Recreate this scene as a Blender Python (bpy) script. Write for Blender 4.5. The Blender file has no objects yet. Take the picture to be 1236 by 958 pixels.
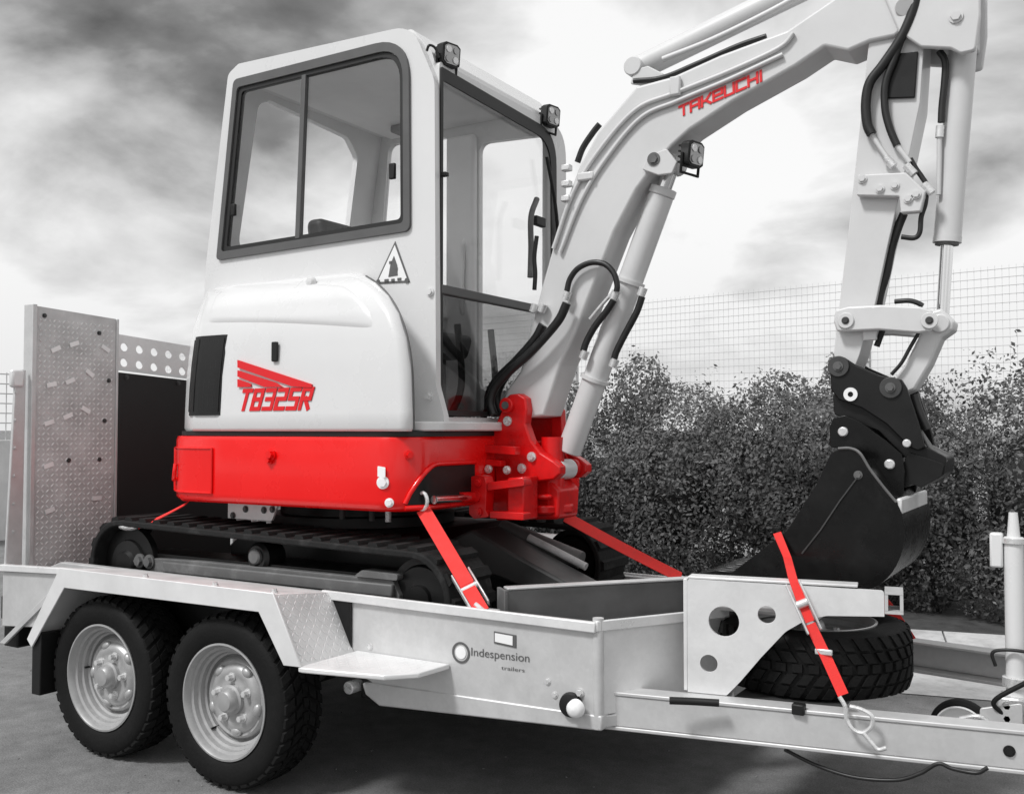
import bpy, bmesh, math, random
import numpy as np
from mathutils import Vector, Matrix

random.seed(7)
rng = np.random.default_rng(11)
S = bpy.context.scene
COL = S.collection
PI = math.pi

# ------------------------------------------------------------------ camera
cd = bpy.data.cameras.new('camera')
cam = bpy.data.objects.new('camera', cd)
COL.objects.link(cam)
cd.sensor_width = 36.0
cd.lens = 34.95
cd.clip_start = 0.05
cd.clip_end = 2000
ROWS = [[0.856231, 0.01678, 0.51632], [0.516593, -0.027813, -0.855779], [0.0, 0.999472, -0.032483]]
m4 = Matrix(ROWS).to_4x4()
m4.translation = (2.6400, -2.4392, 1.2400)
cam.matrix_world = m4
S.camera = cam

# ------------------------------------------------------------------ sky, sun, exposure
SUN_EL, SUN_AZ = math.radians(52), math.radians(203)      # azimuth of the sun, clockwise from +Y
world = bpy.data.worlds.new('World')
S.world = world
world.use_nodes = True
nt = world.node_tree
for n in list(nt.nodes):
    nt.nodes.remove(n)
N = lambda t, **k: nt.nodes.new(t)
out = N('ShaderNodeOutputWorld'); bg = N('ShaderNodeBackground'); bg.inputs[1].default_value = 0.1
nt.links.new(bg.outputs[0], out.inputs[0])
sky = N('ShaderNodeTexSky'); sky.sky_type = 'NISHITA'; sky.sun_disc = False
sky.sun_elevation = SUN_EL; sky.sun_rotation = SUN_AZ; sky.air_density = 1.2; sky.dust_density = 3.0
bw = N('ShaderNodeRGBToBW'); nt.links.new(sky.outputs[0], bw.inputs[0])
tc = N('ShaderNodeTexCoord')
sep = N('ShaderNodeSeparateXYZ'); nt.links.new(tc.outputs['Generated'], sep.inputs[0])
# project the view direction on a flat cloud deck so the clouds shrink towards the horizon
zadd = N('ShaderNodeMath'); zadd.operation = 'ADD'; zadd.inputs[1].default_value = 0.34
zab = N('ShaderNodeMath'); zab.operation = 'ABSOLUTE'
nt.links.new(sep.outputs[2], zab.inputs[0]); nt.links.new(zab.outputs[0], zadd.inputs[0])
dx = N('ShaderNodeMath'); dx.operation = 'DIVIDE'; dy = N('ShaderNodeMath'); dy.operation = 'DIVIDE'
nt.links.new(sep.outputs[0], dx.inputs[0]); nt.links.new(zadd.outputs[0], dx.inputs[1])
nt.links.new(sep.outputs[1], dy.inputs[0]); nt.links.new(zadd.outputs[0], dy.inputs[1])
cmb = N('ShaderNodeCombineXYZ'); nt.links.new(dx.outputs[0], cmb.inputs[0]); nt.links.new(dy.outputs[0], cmb.inputs[1])
def cloud(scale, offs, detail, rough, dist):
    mp = N('ShaderNodeMapping'); mp.inputs['Location'].default_value = offs
    mp.inputs['Scale'].default_value = (scale, scale, scale)
    nt.links.new(cmb.outputs[0], mp.inputs[0])
    no = N('ShaderNodeTexNoise'); no.inputs['Scale'].default_value = 1.0; no.inputs['Detail'].default_value = detail
    no.inputs['Roughness'].default_value = rough; no.inputs['Distortion'].default_value = dist
    nt.links.new(mp.outputs[0], no.inputs['Vector'])
    return no
c1 = cloud(0.62, (3.47, 20.02, 4.3), 2.0, 0.5, 0.4)
c2 = cloud(2.4, (1.0, 4.0, 2.0), 9.0, 0.52, 0.25)
mixn = N('ShaderNodeMath'); mixn.operation = 'MULTIPLY_ADD'; mixn.inputs[1].default_value = 0.46
nt.links.new(c2.outputs[0], mixn.inputs[0])
sc1 = N('ShaderNodeMath'); sc1.operation = 'MULTIPLY'; sc1.inputs[1].default_value = 0.57
nt.links.new(c1.outputs[0], sc1.inputs[0]); nt.links.new(sc1.outputs[0], mixn.inputs[2])
ramp = N('ShaderNodeValToRGB'); nt.links.new(mixn.outputs[0], ramp.inputs[0])
cr = ramp.color_ramp
cr.elements[0].position = 0.30; cr.elements[0].color = (0.045, 0.045, 0.045, 1)
cr.elements[1].position = 0.51; cr.elements[1].color = (1, 1, 1, 1)
e = cr.elements.new(0.365); e.color = (0.22, 0.22, 0.22, 1)
e = cr.elements.new(0.432); e.color = (0.60, 0.60, 0.60, 1)
cl = N('ShaderNodeMath'); cl.operation = 'MULTIPLY'; cl.inputs[1].default_value = 9.8
nt.links.new(ramp.outputs[0], cl.inputs[0])
# horizon glow: thin bright haze low in the sky all the way round
hz = N('ShaderNodeMapRange'); hz.inputs[1].default_value = 0.0; hz.inputs[2].default_value = 0.24
hz.inputs[3].default_value = 0.5; hz.inputs[4].default_value = 0.0; hz.interpolation_type = 'SMOOTHSTEP'
nt.links.new(zab.outputs[0], hz.inputs[0])
mx = N('ShaderNodeMix'); mx.data_type = 'FLOAT'
nt.links.new(hz.outputs[0], mx.inputs[0]); nt.links.new(cl.outputs[0], mx.inputs[2])
mx.inputs[3].default_value = 7.2
mx2 = N('ShaderNodeMix'); mx2.data_type = 'FLOAT'; mx2.inputs[0].default_value = 0.12
nt.links.new(mx.outputs[0], mx2.inputs[2]); nt.links.new(bw.outputs[0], mx2.inputs[3])
nt.links.new(mx2.outputs[0], bg.inputs[0])

sl = bpy.data.lights.new('sun', 'SUN'); sl.energy = 2.4; sl.angle = math.radians(10); sl.color = (1, 1, 1)
sun = bpy.data.objects.new('sun', sl); COL.objects.link(sun)
sd = Vector((math.sin(SUN_AZ) * math.cos(SUN_EL), math.cos(SUN_AZ) * math.cos(SUN_EL), math.sin(SUN_EL)))
sun.rotation_euler = sd.to_track_quat('Z', 'Y').to_euler()
sun.location = sd * 20
S.view_settings.view_transform = 'Standard'
S.view_settings.look = 'None'
S.view_settings.exposure = 0.10
S.view_settings.gamma = 1.0
S.view_settings.use_curve_mapping = False

# ------------------------------------------------------------------ materials
MATS = {}
def mat(name, col, rough=0.5, metal=0.0, coat=0.0, var=0.0, vscale=8.0, bump=0.0, bscale=60.0, spec=0.5, spots=0.0, spotcol=0.3, spotscale=5.0, spangle=0.0):
    if isinstance(col, (int, float)):
        col = (col, col, col)
    mt = bpy.data.materials.new(name); mt.use_nodes = True
    t = mt.node_tree; b = t.nodes['Principled BSDF']
    b.inputs['Base Color'].default_value = (*col, 1)
    b.inputs['Roughness'].default_value = rough
    b.inputs['Metallic'].default_value = metal
    b.inputs['Coat Weight'].default_value = coat
    b.inputs['Coat Roughness'].default_value = 0.08
    b.inputs['Specular IOR Level'].default_value = spec
    tcn = t.nodes.new('ShaderNodeTexCoord')
    if var or spots:
        no = t.nodes.new('ShaderNodeTexNoise'); no.inputs['Scale'].default_value = vscale
        no.inputs['Detail'].default_value = 7; no.inputs['Roughness'].default_value = 0.62
        t.links.new(tcn.outputs['Object'], no.inputs['Vector'])
        r = t.nodes.new('ShaderNodeMapRange'); r.inputs[1].default_value = 0.3; r.inputs[2].default_value = 0.7
        r.inputs[3].default_value = 1 - var; r.inputs[4].default_value = 1 + var
        t.links.new(no.outputs[0], r.inputs[0])
        mu = t.nodes.new('ShaderNodeMix'); mu.data_type = 'RGBA'; mu.blend_type = 'MULTIPLY'
        mu.inputs[0].default_value = 1.0
        mu.inputs[6].default_value = (*col, 1); t.links.new(r.outputs[0], mu.inputs[7])
        last = mu.outputs[2]
        if spots:
            n2 = t.nodes.new('ShaderNodeTexNoise'); n2.inputs['Scale'].default_value = spotscale
            n2.inputs['Detail'].default_value = 9; n2.inputs['Roughness'].default_value = 0.7
            t.links.new(tcn.outputs['Object'], n2.inputs['Vector'])
            r2 = t.nodes.new('ShaderNodeMapRange'); r2.inputs[1].default_value = 0.52; r2.inputs[2].default_value = 0.72
            r2.inputs[3].default_value = 0; r2.inputs[4].default_value = spots
            t.links.new(n2.outputs[0], r2.inputs[0])
            m2 = t.nodes.new('ShaderNodeMix'); m2.data_type = 'RGBA'
            t.links.new(r2.outputs[0], m2.inputs[0]); t.links.new(last, m2.inputs[6])
            m2.inputs[7].default_value = (spotcol, spotcol, spotcol, 1)
            last = m2.outputs[2]
        if spangle:
            vo = t.nodes.new('ShaderNodeTexVoronoi'); vo.inputs['Scale'].default_value = 80
            t.links.new(tcn.outputs['Object'], vo.inputs['Vector'])
            r4 = t.nodes.new('ShaderNodeMapRange'); r4.inputs[3].default_value = 1 - spangle; r4.inputs[4].default_value = 1 + spangle
            t.links.new(vo.outputs['Color'], r4.inputs[0])
            m3 = t.nodes.new('ShaderNodeMix'); m3.data_type = 'RGBA'; m3.blend_type = 'MULTIPLY'; m3.inputs[0].default_value = 1.0
            t.links.new(last, m3.inputs[6]); t.links.new(r4.outputs[0], m3.inputs[7]); last = m3.outputs[2]
        t.links.new(last, b.inputs['Base Color'])
        r3 = t.nodes.new('ShaderNodeMapRange'); r3.inputs[1].default_value = 0.25; r3.inputs[2].default_value = 0.75
        r3.inputs[3].default_value = max(0.03, rough - 0.12); r3.inputs[4].default_value = min(1, rough + 0.12)
        t.links.new(no.outputs[0], r3.inputs[0]); t.links.new(r3.outputs[0], b.inputs['Roughness'])
    if bump:
        nb = t.nodes.new('ShaderNodeTexNoise'); nb.inputs['Scale'].default_value = bscale; nb.inputs['Detail'].default_value = 4
        t.links.new(tcn.outputs['Object'], nb.inputs['Vector'])
        bp = t.nodes.new('ShaderNodeBump'); bp.inputs['Strength'].default_value = bump; bp.inputs['Distance'].default_value = 0.01
        t.links.new(nb.outputs[0], bp.inputs['Height']); t.links.new(bp.outputs[0], b.inputs['Normal'])
    MATS[name] = mt
    return mt

WHITE = mat('white_paint', 0.70, 0.28, coat=0.5, var=0.03, vscale=3, spots=0.10, spotcol=0.5, spotscale=6, bump=0.02, bscale=9)
WHITE2 = mat('boom_paint', 0.62, 0.38, coat=0.2, var=0.04, vscale=4, spots=0.18, spotcol=0.45, bump=0.02, bscale=12)
RED = mat('red_paint', (0.80, 0.004, 0.004), 0.26, coat=0.22, spec=0.4, var=0.03, vscale=4, bump=0.02, bscale=8)
REDCAST = mat('red_casting', (0.66, 0.005, 0.006), 0.34, coat=0.15, spec=0.4, var=0.2, vscale=9, spots=0.25, spotcol=0.05, spotscale=14, bump=0.08, bscale=40)
STRAP = mat('red_webbing', (0.80, 0.035, 0.03), 0.75, var=0.08, vscale=30, bump=0.2, bscale=300)
DECAL = mat('red_decal', (0.72, 0.01, 0.015), 0.4)
GALV = mat('galvanised_steel', 0.57, 0.42, metal=0.25, var=0.06, vscale=14, spots=0.35, spotcol=0.42, spotscale=4, bump=0.02, bscale=20, spangle=0.03)
GALV2 = mat('bright_galvanised', 0.74, 0.36, metal=0.2, var=0.06, vscale=7, spots=0.3, spotcol=0.5, spotscale=3, spangle=0.025)
CHECKB = mat('worn_lozenge_tops', 0.78, 0.45, var=0.2, vscale=6)
WORN = mat('bright_worn_metal', 0.85, 0.35, var=0.1)
CHECK = mat('checker_plate', 0.52, 0.55, metal=0.0, var=0.2, vscale=9, spots=0.35, spotcol=0.25, spotscale=3)
CHECKF = mat('fender_plate', 0.76, 0.42, metal=0.2, var=0.06, vscale=9, bump=0.03, bscale=40)
RIM = mat('rim_paint', 0.40, 0.40, metal=0.35, var=0.08, vscale=20, spots=0.4, spotcol=0.22, spotscale=14)
RUBBER = mat('tyre_rubber', 0.006, 0.7, spec=0.22, var=0.25, vscale=18, bump=0.15, bscale=90, spots=0.25, spotcol=0.022, spotscale=8)
TRACKR = mat('track_rubber', 0.012, 0.8, spec=0.25, var=0.3, vscale=14, bump=0.25, bscale=50, spots=0.5, spotcol=0.07, spotscale=9)
BUCKET = mat('bucket_paint', 0.004, 0.28, spec=0.3, var=0.4, vscale=7, spots=0.25, spotcol=0.03, spotscale=12, bump=0.04, bscale=14)
BLACK = mat('black_paint', 0.006, 0.42, spec=0.35, var=0.3, vscale=9, spots=0.2, spotcol=0.014, spotscale=10)
BLACKP = mat('black_plastic', 0.009, 0.5, spec=0.35, var=0.1)
HOSE = mat('hose_rubber', 0.011, 0.45, var=0.2, vscale=30)
DGREY = mat('dark_grey_steel', 0.045, 0.45, var=0.2, vscale=8, spots=0.35, spotcol=0.09, spotscale=6)
BLADE = mat('blade_steel', 0.15, 0.42, var=0.2, vscale=6, spots=0.3, spotcol=0.16, spotscale=5)
MGREY = mat('dusty_frame_steel', 0.11, 0.55, var=0.15, vscale=8, spots=0.4, spotcol=0.3, spotscale=8)
LGREY = mat('interior_trim', 0.82, 0.65, var=0.04)
FRAME = mat('window_rubber', 0.095, 0.5, var=0.1)
FRAME2 = mat('window_seal', 0.010, 0.5)
CHROME = mat('chrome_rod', 0.80, 0.14, metal=1.0)
ZINC = mat('zinc_bolt', 0.72, 0.3, metal=0.5, var=0.1, vscale=60)
PANEL = mat('matt_black_board', 0.012, 0.7, var=0.25, vscale=5)
CONC = mat('kerb_concrete', 0.52, 0.85, var=0.18, vscale=9, spots=0.5, spotcol=0.22, spotscale=12, bump=0.3, bscale=60)
WALLC = mat('pale_block_wall', 0.66, 0.9, var=0.1, vscale=5, bump=0.2)
WIRE = mat('fence_wire', 0.55, 0.6)
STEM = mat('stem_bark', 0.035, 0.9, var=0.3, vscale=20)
LENS = mat('lamp_lens', 0.30, 0.12, metal=0.6, var=0.1)
MARKER = mat('marker_lens', 0.80, 0.2)
PRINT = mat('dark_print', 0.10, 0.5)
WPRINT = mat('white_print', 0.85, 0.4)

def glass_mat(name, tint, mixf):
    mt = bpy.data.materials.new(name); mt.use_nodes = True
    t = mt.node_tree
    for n in list(t.nodes): t.nodes.remove(n)
    o = t.nodes.new('ShaderNodeOutputMaterial'); mxs = t.nodes.new('ShaderNodeMixShader')
    tr = t.nodes.new('ShaderNodeBsdfTransparent'); tr.inputs[0].default_value = (tint, tint, tint, 1)
    gl = t.nodes.new('ShaderNodeBsdfGlossy'); gl.inputs['Roughness'].default_value = 0.02
    gl.inputs['Color'].default_value = (0.9, 0.9, 0.9, 1)
    fr = t.nodes.new('ShaderNodeLayerWeight'); fr.inputs[0].default_value = 0.5
    pw = t.nodes.new('ShaderNodeMath'); pw.operation = 'POWER'; pw.inputs[1].default_value = 4.0
    t.links.new(fr.outputs['Facing'], pw.inputs[0])
    ml = t.nodes.new('ShaderNodeMath'); ml.operation = 'MULTIPLY_ADD'; ml.inputs[1].default_value = mixf; ml.inputs[2].default_value = 0.035
    t.links.new(pw.outputs[0], ml.inputs[0]); t.links.new(ml.outputs[0], mxs.inputs[0])
    t.links.new(tr.outputs[0], mxs.inputs[1]); t.links.new(gl.outputs[0], mxs.inputs[2])
    t.links.new(mxs.outputs[0], o.inputs[0])
    return mt
GLASS = glass_mat('cab_glass', 0.985, 0.6)
GLASSD = glass_mat('tinted_glass', 0.6, 1.0)

# ------------------------------------------------------------------ helpers
def link(name, me, m, parent=None, smooth=False, loc=None):
    o = bpy.data.objects.new(name, me); COL.objects.link(o)
    if m is not None and not me.materials: me.materials.append(m)
    if smooth:
        for p in me.polygons: p.use_smooth = True
    if loc is not None: o.location = loc
    if parent is not None: adopt(o, parent)
    return o
WORLD = {}
def adopt(o, parent):
    o.parent = parent
    w = WORLD.get(parent.name, Vector((0, 0, 0)))
    o.matrix_parent_inverse = Matrix.Translation(-w)
def empty(name, loc, parent=None):
    o = bpy.data.objects.new(name, None); COL.objects.link(o)
    o.location = loc; o.empty_display_size = 0.1
    WORLD[o.name] = Vector(loc)
    if parent is not None: adopt(o, parent)
    return o
def tag(o, label=None, cat=None, group=None, kind=None):
    if label: o['label'] = label
    if cat: o['category'] = cat
    if group: o['group'] = group
    if kind: o['kind'] = kind
    return o
def bmdone(name, bm, m, parent=None, smooth=False, bevel=0.0, seg=2, loc=None, angle=35):
    bmesh.ops.recalc_face_normals(bm, faces=bm.faces[:])
    me = bpy.data.meshes.new(name); bm.to_mesh(me); bm.free()
    o = link(name, me, m, parent, False, loc)
    if smooth or bevel:
        me.shade_smooth()
    if bevel:
        b = o.modifiers.new('bevel', 'BEVEL'); b.width = bevel; b.segments = seg
        b.limit_method = 'ANGLE'; b.angle_limit = math.radians(30)
        b.harden_normals = False
    if smooth or bevel:
        me.set_sharp_from_angle(angle=math.radians(angle))
    return o
def rounded(pts, r, n=5):
    out = []
    k = len(pts)
    rs = r if isinstance(r, (list, tuple)) else [r] * k
    for i in range(k):
        p0, p1, p2 = (Vector(pts[i - 1]), Vector(pts[i]), Vector(pts[(i + 1) % k]))
        a, b = p0 - p1, p2 - p1
        la, lb = a.length, b.length
        if rs[i] <= 0 or la < 1e-6 or lb < 1e-6:
            out.append(tuple(p1)); continue
        ang = a.angle(b)
        if ang > PI - 0.05:
            out.append(tuple(p1)); continue
        d = min(rs[i] / math.tan(ang / 2), la * 0.45, lb * 0.45)
        q0, q2 = p1 + a / la * d, p1 + b / lb * d
        for j in range(n + 1):
            t = j / n
            out.append(tuple((1 - t) ** 2 * q0 + 2 * t * (1 - t) * p1 + t * t * q2))
    return out
def plate_bm(bm, outer, holes, O, U, V, T):
    O, U, V, T = Vector(O), Vector(U), Vector(V), Vector(T)
    edges = []
    for loop in [outer] + list(holes or []):
        vs = [bm.verts.new(O + U * p[0] + V * p[1]) for p in loop]
        for i in range(len(vs)):
            edges.append(bm.edges.new((vs[i], vs[(i + 1) % len(vs)])))
    if holes:
        r = bmesh.ops.triangle_fill(bm, use_beauty=True, use_dissolve=False, edges=edges)
        fs = [g for g in r['geom'] if isinstance(g, bmesh.types.BMFace)]
    else:
        fs = [bm.faces.new([e.verts[0] for e in edges])] if False else [bm.faces.new(vs)]
    r = bmesh.ops.extrude_face_region(bm, geom=fs)
    nv = [g for g in r['geom'] if isinstance(g, bmesh.types.BMVert)]
    bmesh.ops.translate(bm, verts=nv, vec=T)
def plate(name, outer, holes, O, U, V, T, m, parent=None, bevel=0.0, seg=2):
    bm = bmesh.new(); plate_bm(bm, outer, holes, O, U, V, T)
    return bmdone(name, bm, m, parent, bevel=bevel, seg=seg)
def xz(name, pts, y0, y1, m, parent=None, holes=None, bevel=0.0, r=0.0, seg=2):
    if r: pts = rounded(pts, r)
    return plate(name, pts, holes, (0, y0, 0), (1, 0, 0), (0, 0, 1), (0, y1 - y0, 0), m, parent, bevel, seg)
def yz(name, pts, x0, x1, m, parent=None, holes=None, bevel=0.0, r=0.0, seg=2):
    if r: pts = rounded(pts, r)
    return plate(name, pts, holes, (x0, 0, 0), (0, 1, 0), (0, 0, 1), (x1 - x0, 0, 0), m, parent, bevel, seg)
def xy(name, pts, z0, z1, m, parent=None, holes=None, bevel=0.0, r=0.0, seg=2):
    if r: pts = rounded(pts, r)
    return plate(name, pts, holes, (0, 0, z0), (1, 0, 0), (0, 1, 0), (0, 0, z1 - z0), m, parent, bevel, seg)
def circ(c, r, n=24, a0=0.0):
    return [(c[0] + r * math.cos(a0 + 2 * PI * i / n), c[1] + r * math.sin(a0 + 2 * PI * i / n)) for i in range(n)]
def box_bm(bm, lo, hi, mtx=None):
    vs = [bm.verts.new((x, y, z)) for x in (lo[0], hi[0]) for y in (lo[1], hi[1]) for z in (lo[2], hi[2])]
    if mtx is not None:
        for v in vs: v.co = mtx @ v.co
    for f in ((0, 1, 3, 2), (4, 6, 7, 5), (0, 4, 5, 1), (2, 3, 7, 6), (0, 2, 6, 4), (1, 5, 7, 3)):
        bm.faces.new([vs[i] for i in f])
def box(name, lo, hi, m, parent=None, bevel=0.004, mtx=None):
    bm = bmesh.new(); box_bm(bm, lo, hi, mtx)
    return bmdone(name, bm, m, parent, bevel=bevel)
def cyl_bm(bm, p0, p1, r0, r1=None, n=20, cap=True):
    p0, p1 = Vector(p0), Vector(p1); r1 = r0 if r1 is None else r1
    q = (p1 - p0).to_track_quat('Z', 'Y')
    a = [bm.verts.new(p0 + q @ Vector((r0 * math.cos(2 * PI * i / n), r0 * math.sin(2 * PI * i / n), 0))) for i in range(n)]
    b = [bm.verts.new(p1 + q @ Vector((r1 * math.cos(2 * PI * i / n), r1 * math.sin(2 * PI * i / n), 0))) for i in range(n)]
    for i in range(n):
        bm.faces.new((a[i], a[(i + 1) % n], b[(i + 1) % n], b[i]))
    if cap:
        bm.faces.new(a[::-1]); bm.faces.new(b)
def cyl(name, p0, p1, r, m, parent=None, r1=None, n=20, bevel=0.0):
    bm = bmesh.new(); cyl_bm(bm, p0, p1, r, r1, n)
    return bmdone(name, bm, m, parent, smooth=True, bevel=bevel)
def spline(pts, n=8):
    P = [Vector(p) for p in pts]
    if len(P) < 3: return P
    P = [P[0] * 2 - P[1]] + P + [P[-1] * 2 - P[-2]]
    out = []
    for i in range(1, len(P) - 2):
        for j in range(n):
            t = j / n
            out.append(0.5 * ((2 * P[i]) + (P[i + 1] - P[i - 1]) * t + (2 * P[i - 1] - 5 * P[i] + 4 * P[i + 1] - P[i + 2]) * t * t
                              + (-P[i - 1] + 3 * P[i] - 3 * P[i + 1] + P[i + 2]) * t ** 3))
    out.append(P[-2])
    return out
def tube_bm(bm, pts, r, n=10, closed=False):
    rings = []
    k = len(pts)
    up = None
    for i, p in enumerate(pts):
        if closed: d = pts[(i + 1) % k] - pts[i - 1]
        else: d = pts[min(i + 1, k - 1)] - pts[max(i - 1, 0)]
        d.normalize()
        if up is None:
            up = Vector((0, 1, 0)) if abs(d.y) < 0.9 else Vector((1, 0, 0))
        s = d.cross(up).normalized(); up = s.cross(d).normalized()
        rings.append([bm.verts.new(p + s * (r * math.cos(2 * PI * j / n)) + up * (r * math.sin(2 * PI * j / n))) for j in range(n)])
    for i in range(k if closed else k - 1):
        a, b = rings[i], rings[(i + 1) % k]
        for j in range(n):
            bm.faces.new((a[j], a[(j + 1) % n], b[(j + 1) % n], b[j]))
    if not closed:
        bm.faces.new(rings[0][::-1]); bm.faces.new(rings[-1])
def tube(name, pts, r, m, parent=None, n=10, smoothpath=True):
    bm = bmesh.new(); tube_bm(bm, spline(pts) if smoothpath else [Vector(p) for p in pts], r, n)
    return bmdone(name, bm, m, parent, smooth=True, angle=60)
def lathe_bm(bm, prof, n=64, axis='y', c=(0, 0, 0)):
    rings = []
    for (r, a) in prof:
        ring = []
        for i in range(n):
            t = 2 * PI * i / n
            if axis == 'y': co = (c[0] + r * math.cos(t), c[1] + a, c[2] + r * math.sin(t))
            else: co = (c[0] + r * math.cos(t), c[1] + r * math.sin(t), c[2] + a)
            ring.append(bm.verts.new(co))
        rings.append(ring)
    for a, b in zip(rings, rings[1:]):
        for i in range(n):
            bm.faces.new((a[i], a[(i + 1) % n], b[(i + 1) % n], b[i]))
    return rings
def lathe(name, prof, m, parent=None, n=64, axis='y', c=(0, 0, 0), angle=40):
    bm = bmesh.new(); lathe_bm(bm, prof, n, axis, c)
    return bmdone(name, bm, m, parent, smooth=True, angle=angle)
def bolt(parent, p, d, r=0.016, h=0.012, m=None, name='bolt'):
    p, d = Vector(p), Vector(d).normalized()
    bm = bmesh.new()
    cyl_bm(bm, p - d * 0.002, p + d * h * 0.35, r * 1.35, n=18)
    cyl_bm(bm, p + d * h * 0.35, p + d * h, r, r * 0.92, n=6)
    return bmdone(name, bm, m or ZINC, parent)
def lozenges(name, O, U, V, nrm, lu, lv, pitch, m, parent, size=0.4, h=0.0010, mask=None):
    O, U, V, nrm = Vector(O), Vector(U).normalized(), Vector(V).normalized(), Vector(nrm).normalized()
    bm = bmesh.new()
    nu, nv = int(lu / pitch), int(lv / pitch)
    for i in range(nu):
        for j in range(nv):
            cu, cv = (i + 0.5) * pitch, (j + 0.5) * pitch
            if mask and not mask(cu, cv): continue
            c = O + U * cu + V * cv
            a = (U + V) if (i + j) % 2 else (U - V)
            a = a.normalized(); b = nrm.cross(a)
            L, w = pitch * size * 1.25, pitch * size * 0.38
            q = [bm.verts.new(c + a * L), bm.verts.new(c + b * w), bm.verts.new(c - a * L), bm.verts.new(c - b * w)]
            t0 = bm.verts.new(c + a * L * 0.45 + nrm * h); t1 = bm.verts.new(c - a * L * 0.45 + nrm * h)
            bm.faces.new((q[0], q[1], t0)); bm.faces.new((q[1], t1, t0)); bm.faces.new((q[1], q[2], t1))
            bm.faces.new((q[2], q[3], t1)); bm.faces.new((q[3], t0, t1)); bm.faces.new((q[3], q[0], t0))
    o = bmdone(name, bm, m, parent)
    o['kind'] = 'stuff'
    return o
# block lettering: each character is a few straight strokes on a unit cell
GL = {'T': [(0, 1, 1, 1), (.5, 1, .5, 0)], 'B': [(0, 0, 0, 1), (0, 1, 1, 1), (1, 1, 1, 0), (0, .52, 1, .52), (0, 0, 1, 0)],
      '3': [(0, 1, 1, 1), (1, 1, 1, 0), (.15, .52, 1, .52), (0, 0, 1, 0)], '2': [(0, 1, 1, 1), (1, 1, 1, .52), (0, .52, 1, .52), (0, .52, 0, 0), (0, 0, 1, 0)],
      '5': [(0, 1, 1, 1), (0, 1, 0, .52), (0, .52, 1, .52), (1, .52, 1, 0), (0, 0, 1, 0)], 'R': [(0, 0, 0, 1), (0, 1, 1, 1), (1, 1, 1, .5), (0, .5, 1, .5), (.4, .5, 1, 0)],
      'A': [(0, 0, 0, 1), (0, 1, 1, 1), (1, 1, 1, 0), (0, .45, 1, .45)], 'K': [(0, 0, 0, 1), (0, .45, .5, .45), (.45, .45, 1, 1), (.45, .45, 1, 0)],
      'E': [(1, 0, 0, 0), (0, 0, 0, 1), (0, 1, 1, 1), (0, .5, 1, .5), (1, 1, 1, .5)], 'U': [(0, 1, 0, 0), (0, 0, 1, 0), (1, 0, 1, 1)],
      'C': [(1, 1, 0, 1), (0, 1, 0, 0), (0, 0, 1, 0)], 'H': [(0, 0, 0, 1), (0, .5, 1, .5), (1, 0, 1, 1)], 'I': [(.05, 0, .05, 1)]}
def block_text(name, txt, O, U, V, Nn, width, height, m, parent, shear=0.25, thick=0.2, gap=0.32):
    O, U, V, Nn = Vector(O), Vector(U), Vector(V), Vector(Nn)
    bm = bmesh.new()
    cell = width / (len(txt) + gap * (len(txt) - 1) + shear * 0.0)
    th = thick * cell * 0.5
    z = 0.0
    for i, ch in enumerate(txt):
        x0 = i * cell * (1 + gap)
        for (a, b, c, d) in GL[ch]:
            p, q = Vector((x0 + a * cell, b * height)), Vector((x0 + c * cell, d * height))
            dr = (q - p).normalized(); nn = Vector((-dr.y, dr.x))
            p -= dr * th; q += dr * th
            cs = [p + nn * th, q + nn * th, q - nn * th, p - nn * th]
            z = (z + 0.00013) % 0.0011
            lo, hi = [], []
            for s in cs:
                w = O + U * (s.x + shear * s.y) + V * s.y
                lo.append(bm.verts.new(w - Nn * 0.001)); hi.append(bm.verts.new(w + Nn * (0.0015 + z)))
            bm.faces.new(hi)
            for k in range(4):
                bm.faces.new((lo[k], lo[(k + 1) % 4], hi[(k + 1) % 4], hi[k]))
    return bmdone(name, bm, m, parent)
def font_text(name, txt, O, U, V, Nn, width, height, m, parent):
    cu = bpy.data.curves.new(name, 'FONT'); cu.body = txt; cu.size = 1.0; cu.extrude = 0.0
    ob = bpy.data.objects.new(name, cu); COL.objects.link(ob)
    dg = bpy.context.evaluated_depsgraph_get()
    me = bpy.data.meshes.new_from_object(ob.evaluated_get(dg))
    bpy.data.objects.remove(ob)
    xs = [v.co.x for v in me.vertices]; ys = [v.co.y for v in me.vertices]
    x0, x1, y0, y1 = min(xs), max(xs), min(ys), max(ys)
    O, U, V, Nn = Vector(O), Vector(U), Vector(V), Vector(Nn)
    for v in me.vertices:
        v.co = O + U * ((v.co.x - x0) / (x1 - x0) * width) + V * ((v.co.y - y0) / (y1 - y0) * height) + Nn * 0.0012
    return link(name, me, m, parent)

YC = 1.0            # centre line of trailer and machine

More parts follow.
